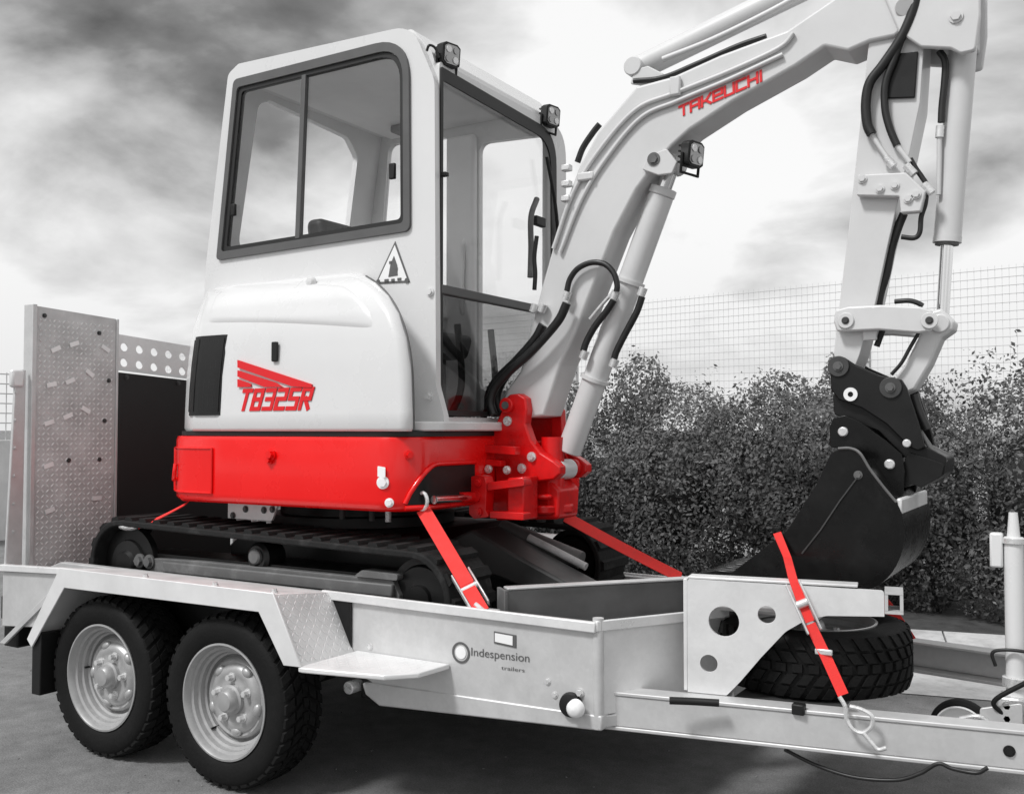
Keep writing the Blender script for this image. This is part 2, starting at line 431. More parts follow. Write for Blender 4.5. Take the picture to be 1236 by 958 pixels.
# ================================================================== SETTING
def ground_material():
    mt = bpy.data.materials.new('yard_concrete'); mt.use_nodes = True
    t = mt.node_tree; b = t.nodes['Principled BSDF']; b.inputs['Roughness'].default_value = 0.8
    g = t.nodes.new('ShaderNodeTexCoord')
    def no(s, d, r):
        n = t.nodes.new('ShaderNodeTexNoise'); n.inputs['Scale'].default_value = s; n.inputs['Detail'].default_value = d
        n.inputs['Roughness'].default_value = r; t.links.new(g.outputs['Object'], n.inputs['Vector']); return n
    a, c, d = no(0.9, 8, 0.68), no(9, 8, 0.75), no(160, 3, 0.7)
    r1 = t.nodes.new('ShaderNodeValToRGB'); t.links.new(a.outputs[0], r1.inputs[0])
    r1.color_ramp.elements[0].position = 0.3; r1.color_ramp.elements[0].color = (0.13, 0.13, 0.13, 1)
    r1.color_ramp.elements[1].position = 0.72; r1.color_ramp.elements[1].color = (0.24, 0.24, 0.24, 1)
    r2 = t.nodes.new('ShaderNodeMapRange'); r2.inputs[1].default_value = 0.3; r2.inputs[2].default_value = 0.7; r2.inputs[3].default_value = 0.72; r2.inputs[4].default_value = 1.25
    t.links.new(c.outputs[0], r2.inputs[0])
    r3 = t.nodes.new('ShaderNodeMapRange'); r3.inputs[1].default_value = 0.3; r3.inputs[2].default_value = 0.7; r3.inputs[3].default_value = 0.62; r3.inputs[4].default_value = 1.38
    t.links.new(d.outputs[0], r3.inputs[0])
    mm = t.nodes.new('ShaderNodeMath'); mm.operation = 'MULTIPLY'; t.links.new(r2.outputs[0], mm.inputs[0]); t.links.new(r3.outputs[0], mm.inputs[1])
    mu = t.nodes.new('ShaderNodeMix'); mu.data_type = 'RGBA'; mu.blend_type = 'MULTIPLY'; mu.inputs[0].default_value = 1
    t.links.new(r1.outputs[0], mu.inputs[6]); t.links.new(mm.outputs[0], mu.inputs[7]); t.links.new(mu.outputs[2], b.inputs['Base Color'])
    bp = t.nodes.new('ShaderNodeBump'); bp.inputs['Strength'].default_value = 0.5; bp.inputs['Distance'].default_value = 0.006
    t.links.new(d.outputs[0], bp.inputs['Height']); t.links.new(bp.outputs[0], b.inputs['Normal'])
    return mt
bm = bmesh.new()
for i in range(2): pass
vs = [bm.verts.new(p) for p in ((-900, -900, 0), (900, -900, 0), (900, 900, 0), (-900, 900, 0))]
bm.faces.new(vs)
g = bmdone('ground', bm, ground_material()); g['kind'] = 'structure'

# raised planting bed behind the kerb
KD = Vector((0.979, 0.205, 0)); KN = Vector((-0.205, 0.979, 0)); KO = Vector((1.93, 3.0, 0))
def kp(a, b, z): return KO + KD * a + KN * b + Vector((0, 0, z))
bm = bmesh.new()
nx, ny = 40, 10
gr = [[bm.verts.new(kp(-4.6 + 10.6 * i / nx, 0.49 + 3.2 * j / ny, 0.10 + 0.05 * rng.random())) for j in range(ny + 1)] for i in range(nx + 1)]
for i in range(nx):
    for j in range(ny):
        bm.faces.new((gr[i][j], gr[i + 1][j], gr[i + 1][j + 1], gr[i][j + 1]))
SOIL = mat('planting_soil', 0.05, 0.95, var=0.4, vscale=12, bump=0.5, bscale=30)
o = bmdone('ground_bed', bm, SOIL); o['kind'] = 'structure'

# kerb: concrete blocks end to end with open joints
kerb = empty('kerb', kp(0, 0, 0))
tag(kerb, 'low pale concrete kerb in front of the hedge', 'kerb')
kerb['kind'] = 'thing'
def kerb_mesh(L):
    bm = bmesh.new()
    prof = rounded([(0.0, 0.0), (0.0, 0.09), (0.025, 0.135), (0.50, 0.15), (0.50, 0.0)], 0.012, 3)
    plate_bm(bm, prof, None, (0, 0, 0), KN, (0, 0, 1), KD * L)
    bmesh.ops.recalc_face_normals(bm, faces=bm.faces[:])
    me = bpy.data.meshes.new('kerb_block'); bm.to_mesh(me); bm.free(); return me
km = kerb_mesh(0.905)
for i in range(-5, 6):
    dz = random.uniform(-0.006, 0.006)
    link('kerb_block', km, CONC, kerb, loc=kp(i * 0.915, random.uniform(-0.006, 0.006), dz - 0.008))

# pale gutter slabs along the kerb and a joint in the yard slab
bm = bmesh.new(); bm.faces.new([bm.verts.new(p) for p in (kp(-4.5, -.42, .004), kp(5.5, -.42, .004), kp(5.5, .02, .004), kp(-4.5, .02, .004))])
o = bmdone('pavement_gutter', bm, CONC); o['kind'] = 'structure'
# loose grit lying on the yard
bm = bmesh.new()
for k in range(500):
    if k < 300: gx, gy = random.uniform(-3.5, 1.2), random.uniform(-1.2, 1.5)
    else: gx, gy = random.uniform(.8, 3.0), random.uniform(-.6, 3.0)
    r_ = random.choice((.0015, .002, .002, .003, .004))
    q = bmesh.ops.create_icosphere(bm, subdivisions=1, radius=r_)
    for v in q['verts']: v.co = Vector((v.co.x * random.uniform(.7, 1.4) + gx, v.co.y * random.uniform(.7, 1.4) + gy, v.co.z * .7 + r_ * .5))
o = bmdone('ground_grit', bm, mat('grit_stone', 0.2, 0.9, var=0.4, vscale=40)); o['kind'] = 'stuff'; tag(o, 'loose grit scattered over the yard concrete around the wheels', 'grit')
# mesh security fence behind the hedge
FO = Vector((1.2, 6.05, 0)); FD = Vector((0.985, -0.155, 0)).normalized(); FN = Vector((0.155, 0.985, 0))
fence = empty('mesh_fence', FO + FD * -6)
tag(fence, 'pale welded wire mesh fence standing behind the hedge', 'fence')
FH = 2.46
bm = bmesh.new()
for z in [FH - .065 * k for k in range(36)]:
    box_bm(bm, (-11, -0.004, z - 0.0020), (9, 0.004, z + 0.0020), Matrix.Translation(FO) @ Matrix((FD, FN, (0, 0, 1))).transposed().to_4x4())
wa = bmdone('horizontal_wires', bm, WIRE, fence); wa['kind'] = 'stuff'
bm = bmesh.new()
x = -11.0
while x < 9:
    box_bm(bm, (x - .0009, 0.004, .1), (x + .0009, 0.0058, FH + .03), Matrix.Translation(FO) @ Matrix((FD, FN, (0, 0, 1))).transposed().to_4x4())
    x += 0.05
wb = bmdone('vertical_wires', bm, WIRE, fence); wb['kind'] = 'stuff'
for k in range(6):
    x = -9.3 + 3.0 * k
    box('post', (x - .025, .012, 0), (x + .025, .06, FH + .06), WIRE, fence, 0.004, Matrix.Translation(FO) @ Matrix((FD, FN, (0, 0, 1))).transposed().to_4x4())

# pale wall and mesh far off behind the loading ramps
wl = empty('boundary_wall', (-8.0, 2.5, 0))
tag(wl, 'pale boundary wall far behind the upright loading ramps', 'wall')
for k in range(6):
    box('wall_panel', (-8.1, -3.0 + 2.0 * k, 0), (-7.95, -1.02 + 2.0 * k, 1.12), WALLC, wl, 0.01)
    box('post', (-8.14, -3.1 + 2.0 * k + 0.05, 0), (-7.93, -3.02 + 2.0 * k + 0.05, 1.9), WALLC, wl, 0.01)
bm = bmesh.new()
for z in np.arange(1.2, 1.9, 0.11):
    box_bm(bm, (-8.03, -3, z - .006), (-8.02, 9, z + .006))
for y in np.arange(-3, 9, 0.1):
    box_bm(bm, (-8.02, y - .004, 1.1), (-8.012, y + .004, 1.88))
o = bmdone('wire_mesh', bm, WIRE, wl); o['kind'] = 'stuff'

# hedge
def leaf_material():
    mt = bpy.data.materials.new('hedge_leaf'); mt.use_nodes = True
    t = mt.node_tree; b = t.nodes['Principled BSDF']; b.inputs['Roughness'].default_value = 0.6; b.inputs['Specular IOR Level'].default_value = 0.3
    at = t.nodes.new('ShaderNodeAttribute'); at.attribute_name = 'tone'
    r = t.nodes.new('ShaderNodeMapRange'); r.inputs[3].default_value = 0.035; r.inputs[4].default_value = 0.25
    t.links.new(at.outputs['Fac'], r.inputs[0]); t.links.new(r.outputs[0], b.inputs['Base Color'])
    tl = t.nodes.new('ShaderNodeBsdfTranslucent'); t.links.new(r.outputs[0], tl.inputs['Color'])
    ms = t.nodes.new('ShaderNodeMixShader'); ms.inputs[0].default_value = 0.38
    o_ = t.nodes['Material Output']
    t.links.new(b.outputs[0], ms.inputs[1]); t.links.new(tl.outputs[0], ms.inputs[2]); t.links.new(ms.outputs[0], o_.inputs[0])
    return mt
LEAF = leaf_material()
hedge = empty('hedge', kp(0, 1.2, 0.1))
tag(hedge, 'dense leafy hedge running along behind the concrete kerb', 'hedge')
blobs = []
a = -4.4
while a < 3.4:
    h = random.uniform(1.18, 1.42) + (0.12 if a > 0.6 else 0.0)
    blobs.append((a, random.uniform(1.25, 1.5), h * 0.52, random.uniform(0.42, 0.6), random.uniform(0.55, 0.75), h * 0.55))
    for q in range(3):
        blobs.append((a + random.uniform(-.4, .4), random.uniform(0.9, 1.6), random.uniform(.3, 1.05), random.uniform(.22, .38), random.uniform(.22, .34), random.uniform(.22, .36)))
    blobs.append((a + random.uniform(-.3, .3), random.uniform(1.1, 1.6), h * 0.98, random.uniform(.14, .26), random.uniform(.16, .26), random.uniform(.2, .34)))
    a += random.uniform(0.42, 0.6)
LV, LT = [], []
for (a, b, z, ra, rb, rz) in blobs:
    n = int(9500 * (ra * rb + ra * rz + rb * rz))
    n = min(n, 13000)
    d = rng.normal(size=(n, 3)); d /= np.linalg.norm(d, axis=1)[:, None]
    rad = 1.0 - np.abs(rng.normal(0, 0.16, n)) + 0.10 * np.sin(5 * d[:, 0] + 7 * a) * np.sin(6 * d[:, 2] + 3 * b) + rng.choice([0, 0.12], n, p=[.93, .07])
    P = d * rad[:, None] * np.array([ra, rb, rz]) + np.array([a, b, z])
    keep = P[:, 2] > -0.02
    P, d = P[keep], d[keep]
    tone0 = rng.uniform(0.2, 0.8)
    LV.append((P, d, np.clip(rng.normal(0.6 * tone0 + .15, 0.14, len(P)), 0, 1)))
P = np.concatenate([q[0] for q in LV]); D = np.concatenate([q[1] for q in LV]); T = np.concatenate([q[2] for q in LV])
n = len(P)
# upright sprigs above the crown
ns = 620
sa = rng.uniform(-4.4, 3.4, ns); sb = rng.uniform(.95, 1.7, ns); sh = rng.uniform(.08, .42, ns) * rng.uniform(.4, 1, ns)
SP, SD = [], []
for i in range(ns):
    top = 1.22 + (0.14 if sa[i] > 0.6 else 0) + 0.12 * math.sin(sa[i] * 2.3) + 0.07 * math.sin(sa[i] * 6.1)
    lean = rng.normal(0, .2, 2)
    for k in range(int(6 + sh[i] * 60)):
        f = rng.random()
        SP.append((sa[i] + lean[0] * f * sh[i] + rng.normal(0, .025), sb[i] + lean[1] * f * sh[i] + rng.normal(0, .025), top - .12 + f * (sh[i] + .12)))
        SD.append(rng.normal(size=3))
SP = np.array(SP); SD = np.array(SD); SD /= np.linalg.norm(SD, axis=1)[:, None]
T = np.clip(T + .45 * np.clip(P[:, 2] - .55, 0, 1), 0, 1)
P = np.concatenate([P, SP]); D = np.concatenate([D, SD]); T = np.concatenate([T, np.clip(rng.normal(.6, .25, len(SP)), 0, 1)])
n = len(P)
base = np.array([KO.x, KO.y, 0.1])
Pw = base + P[:, :1] * np.array(KD) + P[:, 1:2] * np.array(KN) + P[:, 2:3] * np.array([0, 0, 1])
nr = D + rng.normal(0, .7, (n, 3)); nr[:, 2] += 0.3
nr /= np.linalg.norm(nr, axis=1)[:, None]
rv = rng.normal(size=(n, 3)); uu = np.cross(nr, rv); uu /= np.linalg.norm(uu, axis=1)[:, None]
vv = np.cross(nr, uu)
ln = rng.uniform(.008, .021, n)[:, None]; wd = ln * rng.uniform(.42, .62, n)[:, None]
verts = np.stack([Pw + uu * ln, Pw + vv * wd + nr * ln * .18, Pw - uu * ln, Pw - vv * wd + nr * ln * .18], 1).reshape(-1, 3)
me = bpy.data.meshes.new('foliage')
me.vertices.add(4 * n); me.vertices.foreach_set('co', verts.astype(np.float32).ravel())
me.loops.add(6 * n); me.polygons.add(2 * n)
idx = (np.arange(n) * 4)[:, None] + np.array([0, 1, 2, 0, 2, 3])[None, :]
me.loops.foreach_set('vertex_index', idx.astype(np.int32).ravel())
me.polygons.foreach_set('loop_start', (np.arange(2 * n) * 3).astype(np.int32))
me.polygons.foreach_set('loop_total', np.full(2 * n, 3, np.int32))
me.update(calc_edges=True)
at = me.attributes.new('tone', 'FLOAT', 'POINT'); at.data.foreach_set('value', np.repeat(T, 4).astype(np.float32))
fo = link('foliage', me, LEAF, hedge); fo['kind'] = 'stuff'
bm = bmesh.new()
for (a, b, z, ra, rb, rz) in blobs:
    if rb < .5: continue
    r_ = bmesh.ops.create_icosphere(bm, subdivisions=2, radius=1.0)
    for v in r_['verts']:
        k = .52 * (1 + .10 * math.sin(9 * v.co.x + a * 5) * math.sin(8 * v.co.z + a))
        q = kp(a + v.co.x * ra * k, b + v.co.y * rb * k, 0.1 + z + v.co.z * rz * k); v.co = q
bmdone('light_block_core', bm, STEM, hedge)['kind'] = 'stuff'  # solid dark cores added unseen inside the foliage to block light coming through
for k in range(26):
    a = -4.2 + 7.4 * k / 25 + random.uniform(-.1, .1); b = random.uniform(1.1, 1.5)
    tube('stem', [kp(a, b, .05), kp(a + random.uniform(-.06, .06), b + .03, .5), kp(a + random.uniform(-.15, .15), b + random.uniform(-.1, .1), 1.15)], 0.014, STEM, hedge, 7)

# ================================================================== TRAILER
TR = empty('plant_trailer', (0, YC, 0))
tag(TR, 'galvanised twin axle plant trailer carrying the mini excavator', 'trailer')
ZB = 0.455          # bed height
# wheels ---------------------------------------------------------------
def wheel_meshes():
    bm = bmesh.new()
    prof = [(.188, -.072), (.198, -.086), (.215, -.094), (.245, -.099), (.268, -.096), (.284, -.087), (.291, -.074), (.293, -.04), (.2935, 0),
            (.293, .04), (.291, .074), (.284, .087), (.268, .096), (.245, .099), (.215, .094), (.198, .086), (.188, .072), (.17, 0), (.188, -.072)]
    lathe_bm(bm, prof, 72)
    nb = 40
    for row, (y0, y1) in enumerate(((-.088, -.055), (-.047, -.017), (-.012, .012), (.017, .047), (.055, .088))):
        for k in range(nb):
            t0 = 2 * PI * (k + (.5 if row % 2 else 0)) / nb
            w = 2 * PI / nb * .36
            sk = .035 * (1 if row < 2 else -1 if row > 2 else 0)
            vs = []
            for (r, sc) in ((.288, 1.0), (.302, .86)):
                for (yy, tt) in ((y0, t0 - w * sc - sk), (y0, t0 + w * sc - sk), (y1, t0 + w * sc + sk), (y1, t0 - w * sc + sk)):
                    rr = r - (.010 if abs(yy) > .08 else 0)
                    vs.append(bm.verts.new((rr * math.cos(tt), yy, rr * math.sin(tt))))
            for f in ((4, 5, 6, 7), (0, 1, 5, 4), (1, 2, 6, 5), (2, 3, 7, 6), (3, 0, 4, 7)):
                bm.faces.new([vs[i] for i in f])
    bmesh.ops.recalc_face_normals(bm, faces=bm.faces[:])
    tm = bpy.data.meshes.new('tyre'); bm.to_mesh(tm); bm.free(); tm.shade_smooth(); tm.set_sharp_from_angle(angle=math.radians(35)); tm.materials.append(RUBBER)
    bm = bmesh.new()
    prof = [(.190, -.070), (.200, -.088), (.2005, -.093), (.194, -.094), (.188, -.086), (.184, -.070), (.175, -.066), (.172, -.050), (.163, -.046), (.160, -.030), (.152, -.026), (.150, -.008),
            (.145, -.004), (.141, -.010), (.138, -.028), (.130, -.034), (.120, -.030), (.112, -.040), (.098, -.048), (.084, -.044), (.066, -.042), (.058, -.046), (.050, -.046)]
    lathe_bm(bm, prof, 64)
    prof = [(.155, .006), (.15, .03), (.16, .06), (.19, .072)]
    lathe_bm(bm, prof, 48)
    bmesh.ops.recalc_face_normals(bm, faces=bm.faces[:])
    rm = bpy.data.meshes.new('rim'); bm.to_mesh(rm); bm.free(); rm.shade_smooth(); rm.set_sharp_from_angle(angle=math.radians(50)); rm.materials.append(RIM)
    bm = bmesh.new()
    prof = [(.054, -.040), (.052, -.058), (.044, -.062), (.040, -.080), (.031, -.090), (.014, -.092), (.0, -.092)]
    lathe_bm(bm, prof, 32)
    bmesh.ops.remove_doubles(bm, verts=bm.verts[:], dist=1e-5)
    bmesh.ops.recalc_face_normals(bm, faces=bm.faces[:])
    hm = bpy.data.meshes.new('hub_cap'); bm.to_mesh(hm); bm.free(); hm.shade_smooth(); hm.set_sharp_from_angle(angle=math.radians(40)); hm.materials.append(RIM)
    bm = bmesh.new(); cyl_bm(bm, (0, -.03, 0), (0, -.036, 0), .016, n=16); cyl_bm(bm, (0, -.036, 0), (0, -.056, 0), .0115, .0105, n=6)
    bmesh.ops.recalc_face_normals(bm, faces=bm.faces[:])
    nm = bpy.data.meshes.new('wheel_nut'); bm.to_mesh(nm); bm.free(); nm.materials.append(ZINC)
    bm = bmesh.new(); bmesh.ops.create_uvsphere(bm, u_segments=14, v_segments=8, radius=1.0)
    for v in bm.verts: v.co = Vector((v.co.x * .024, v.co.y * .014, v.co.z * .017))
    lm = bpy.data.meshes.new('disc_lobe'); bm.to_mesh(lm); bm.free(); lm.shade_smooth(); lm.materials.append(RIM)
    bm = bmesh.new(); cyl_bm(bm, (.152, .0, 0), (.158, -.045, 0), .004, n=8)
    vm = bpy.data.meshes.new('valve'); bm.to_mesh(vm); bm.free(); vm.materials.append(BLACKP)
    return tm, rm, hm, nm, lm, vm
WM = wheel_meshes()
def wheel_children(w, spin):
    def ch(name, me, loc=(0, 0, 0), ry=0.0):
        o = bpy.data.objects.new(name, me); COL.objects.link(o); o.parent = w
        o.location = loc; o.rotation_euler = (0, ry, 0); return o
    ch('tyre', WM[0], ry=spin); ch('rim', WM[1]); ch('hub_cap', WM[2])
    for k in range(5):
        t = 2 * PI * k / 5 + spin
        ch('wheel_nut', WM[3], (.076 * math.cos(t), -.012, .076 * math.sin(t)))
        t += PI / 5
        ch('disc_lobe', WM[4], (.112 * math.cos(t), -.036, .112 * math.sin(t)), -t + PI / 2)
    ch('valve', WM[5], ry=spin + 1.9)
for (x, sp) in ((0.0, .4), (-.656, 1.3)):
    w = empty('wheel', (x, .099, .301), TR); wheel_children(w, sp)
    w2 = empty('wheel', (x, 2 * YC - .099, .301), TR); w2.rotation_euler = (0, 0, PI); wheel_children(w2, sp + .7)
    cyl('axle', (x, .12, .30), (x, 1.88, .30), .035, BLACK, TR)
    for s in (0, 1):
        yy = .235 if not s else 1.735
        xz('suspension_arm', rounded([(x - .03, .26), (x + .05, .27), (x + .24, .36), (x + .24, .43), (x + .16, .43), (x - .04, .34)], .02), yy, yy + .03, DGREY, TR, bevel=.004)
# bed ------------------------------------------------------------------
XR, XF, Y0, Y1 = -1.46, 1.315, .24, 2 * YC - .24
deck = empty('deck', (0, YC, ZB), TR)
xx = XR + .06
k = 0
while xx < 1.28:
    box('deck_plank', (xx, Y0 + .04, ZB - .03), (xx + .19, Y1 - .04, ZB), DGREY, deck, .004)
    xx += .196
def side(y0, y1, sgn):
    f = y0 if sgn < 0 else y1
    zt = .662 if sgn < 0 else .572
    xz('side_panel', [(XR, .44), (XR, min(.60, zt)), (-1.25, zt + .006), (XF, zt), (XF, .39), (.47, .378), (.40, .40), (-1.1, .40)], y0, y1, GALV, TR, bevel=.003)
    # folded top lip and lower chassis rail, both proud of the panel
    o1, o2 = (y0 - .016, y0 - .0005) if sgn < 0 else (y1 + .0005, y1 + .016)
    xz('top_lip', [(.25, zt - .017), (.25, zt + .014), (XF + .004, zt + .006), (XF + .004, zt - .025)], o1, o2, GALV2, TR, bevel=.003)
    r0, r1 = (y0 - .004, y0 + .07) if sgn < 0 else (y1 - .07, y1 + .004)
    xz('chassis_rail', [(.425, .372), (.44, .335), (.50, .305), (XF + .02, .350), (XF + .02, .394), (.47, .380)], r0, r1, GALV, TR, bevel=.005)
side(Y0, Y0 + .035, -1); side(Y1 - .035, Y1, 1)
# nose: chamfered corners and front wall
def nose(pts, z0, z1):
    pass
CH0, CH1 = Vector((XF, Y0)), Vector((1.575, .66))
for s in (0, 1):
    a, b = (CH0.copy(), CH1.copy())
    if s: a.y, b.y = 2 * YC - a.y, 2 * YC - b.y
    d = (b - a); L = d.length; d.normalize()
    nrm = Vector((d.y, -d.x)) if not s else Vector((-d.y, d.x))
    O = Vector((a.x, a.y, 0))
    plate('corner_panel', [(0.004, .39), (L, .39), (L, .662 - .09 * s), (.004, .662 - .09 * s)], None, O, (d.x, d.y, 0), (0, 0, 1), (-nrm.x * .03, -nrm.y * .03, 0), GALV2, TR, bevel=.003)
    plate('corner_lip', [(-.004, .640 - .09 * s), (L, .640 - .09 * s), (L, .672 - .09 * s), (-.004, .672 - .09 * s)], None, O + Vector((nrm.x, nrm.y, 0)) * .012, (d.x, d.y, 0), (0, 0, 1), (-nrm.x * .0115, -nrm.y * .0115, 0), GALV2, TR, bevel=.003)
    plate('corner_skirt', [(.01, .352), (L, .352), (L, .388), (.01, .388)], None, O + Vector((nrm.x, nrm.y, 0)) * .003, (d.x, d.y, 0), (0, 0, 1), (-nrm.x * .05, -nrm.y * .05, 0), GALV, TR, bevel=.004)
    # corner post
    yy = a.y
    cyl('corner_post', (a.x + .002, yy + (.012 if not s else -.012), .352), (a.x + .002, yy + (.012 if not s else -.012), .678 - .09 * s), .017, GALV, TR, n=14)
yz('front_wall', [(.68, .36), (1.32, .36), (1.32, .57), (.68, .57)], 1.56, 1.59, GALV, TR, bevel=.003)
# drawbars
def dbar(s):
    pts = [(1.24, .278), (2.55, .520), (3.75, .93)]
    f = lambda p: (p[0], p[1]) if not s else (p[0], 2 * YC - p[1])
    for nm, za, zb, off, th in (('drawbar_web', .352, .442, 0.0, .012), ('drawbar_flange', .4425, .454, -.004, .075), ('drawbar_flange', .34, .3515, -.004, .075)):
        o = [f((p[0], p[1] + off)) for p in pts] + [f((p[0], p[1] + off + th)) for p in pts[::-1]]
        xy(nm, o, za, zb, GALV, TR, bevel=.003)
dbar(0); dbar(1)
box('coupling', (3.7, .93, .36), (4.1, 1.07, .45), GALV2, TR, .02)
# bucket rest: two pierced gussets, cradle plate and end tubes
GA, GB = Vector((1.54, .402)), Vector((2.085, .500))
for s in (0, 1):
    a, b = GA.copy(), GB.copy()
    if s: a.y, b.y = 2 * YC - a.y, 2 * YC - b.y
    d = (b - a); L = d.length; d.normalize()
    out_ = [(0, .456), (.115, .456), (.155, .50), (.215, .575), (.285, .655), (.345, .694), (.40, .708), (L, .716), (L, .788), (0, .792)]
    if s: out_ = [(min(p[0], .36), p[1]) for p in out_]
    out_ = rounded(out_, [0, .01, .05, .08, .08, .06, .05, 0, .01, .01], 4)
    holes = [circ((.108, .672), .045, 28), circ((.232, .700), .026, 22), circ((.063, .545), .026, 22)]
    nn = Vector((-d.y, d.x)) if not s else Vector((d.y, -d.x))
    plate('bucket_gusset', out_, holes, (a.x, a.y, 0), (d.x, d.y, 0), (0, 0, 1), (nn.x * .012, nn.y * .012, 0), GALV2, TR, bevel=.002)
    LF = L - .07 if not s else .34
    plate('gusset_flange', [(0.002, .7925), (LF, .7925), (LF, .800), (0.002, .800)], None, (a.x, a.y, 0), (d.x, d.y, 0), (0, 0, 1), (nn.x * .06, nn.y * .06, 0), GALV2, TR, bevel=.002)
    plate('gusset_stiffener', [(-.012, .46), (-.0005, .46), (-.0005, .792), (-.012, .792)], None, (a.x, a.y, 0), (d.x, d.y, 0), (0, 0, 1), (nn.x * .05, nn.y * .05, 0), GALV2, TR, bevel=.002)
    # open tube stub on the end of the rest
    for (u0, u1, z0, z1) in () if s else ((L + .001, L + .05, .724, .732), (L + .001, L + .05, .778, .786), (L + .001, L + .010, .733, .777), (L + .041, L + .05, .733, .777)):
        plate('tube_wall', [(u0, z0), (u1, z0), (u1, z1), (u0, z1)], None, (a.x, a.y, 0), (d.x, d.y, 0), (0, 0, 1), (nn.x * .10, nn.y * .10, 0), GALV, TR)
box('cradle_plate', (1.56, .52, .685), (1.90, 1.48, .697), GALV, TR, .003)
box('spare_carrier', (1.66, .47, .430), (1.96, 1.53, .445), DGREY, TR, .003)
# sloping lug on the far gusset
plate('strap_lug', rounded([(0, 0), (.05, 0), (.20, .06), (.21, .085), (.16, .08), (.02, .03)], .01), None, (1.50, 1.30, .735), (1, 0, 0), (0, 0, 1), (0, .012, 0), GALV2, TR)
# black cable clip, clamp and drawbar bolts
tube('rubber_buffer', [(1.538, 0.263, 0.462), (1.596, 0.288, 0.462), (1.669, 0.312, 0.462)], .011, BLACKP, TR)
box('clamp_block', (1.855, 0.380, 0.440), tuple(np.array((1.855, 0.380, 0.440)) + np.array((.035, .03, .03))), BLACKP, TR, .004)
def on_web(x): return .30 + (x - 1.36) * (.22 / 1.19)
bolt(TR, (2.395, on_web(2.395) - .001, .398), (.18, -1, 0), .011, .008, BLACKP)
# hanging breakaway cable below the drawbar
tube('cable', [(1.818, 0.440, 0.321), (1.907, 0.440, 0.292), (2.009, 0.440, 0.277), (2.118, 0.440, 0.288), (2.182, 0.440, 0.317), (2.228, 0.440, 0.351), (2.264, 0.440, 0.344), (2.320, 0.440, 0.343), (2.348, 0.440, 0.361)], .0055, HOSE, TR)
cyl('axle_cap', (0.394, 0.200, 0.359), tuple(np.array((0.394, 0.200, 0.359)) + (0, .06, 0)), .022, ZINC, TR, n=18, bevel=.004)
box('axle_block', tuple(np.array((0.438, 0.240, 0.351)) - (.02, .0, .03)), tuple(np.array((0.438, 0.240, 0.351)) + (.03, .06, .02)), BLACK, TR, .004)
bolt(TR, (1.430, 0.495, 0.540), (.85, -.53, 0), .016, .008, MGREY)
# side marker lamp at the nose corner
lamp = empty('marker_lamp', (1.255, Y0 - .01, .412), TR)
lathe('lamp_body', [(.0, -.012), (.020, -.012), (.034, -.008), (.038, .004), (.036, .016)], BLACKP, lamp, 28, c=(1.235, Y0 - .012, .414))
lathe('lens', [(.0, -.040), (.016, -.038), (.025, -.030), (.028, -.0125)], MARKER, lamp, 24, c=(1.262, Y0 - .012, .412))
bolt(TR, (1.262, Y0 - .001, .452), (0, -1, 0), .010, .01, name='bolt')
for p in [(1.151, 0.240, 0.471), (1.176, 0.240, 0.434), (0.458, 0.240, 0.499), (0.491, 0.240, 0.464)]:
    bolt(TR, p, (0, -1, 0), .008, .006)
# maker's plate and lettering on the side panel
xz('rating_plate', [(.958, .566), (1.040, .560), (1.040, .600), (.958, .604)], Y0 - .003, Y0 - .0003, PRINT, TR, bevel=.001)
xz('rating_plate_face', [(.963, .572), (1.028, .567), (1.028, .596), (.963, .599)], Y0 - .0045, Y0 - .0032, WPRINT, TR)
ring_c = (.832, .522)
xz('badge_ring', circ(ring_c, .034, 32), Y0 - .0025, Y0 - .0003, PRINT, TR, holes=[circ(ring_c, .027, 28)])
xz('badge_disc', circ(ring_c, .020, 28), Y0 - .0025, Y0 - .0003, WPRINT, TR)
font_text('side_lettering', 'Indespension', (.872, Y0 - .0005, .509), (1, 0, .02), (0, 0, 1), (0, -1, 0), .215, .034, PRINT, TR)
font_text('side_lettering', 'trailers', (.985, Y0 - .0005, .487), (1, 0, .02), (0, 0, 1), (0, -1, 0), .085, .012, PRINT, TR)

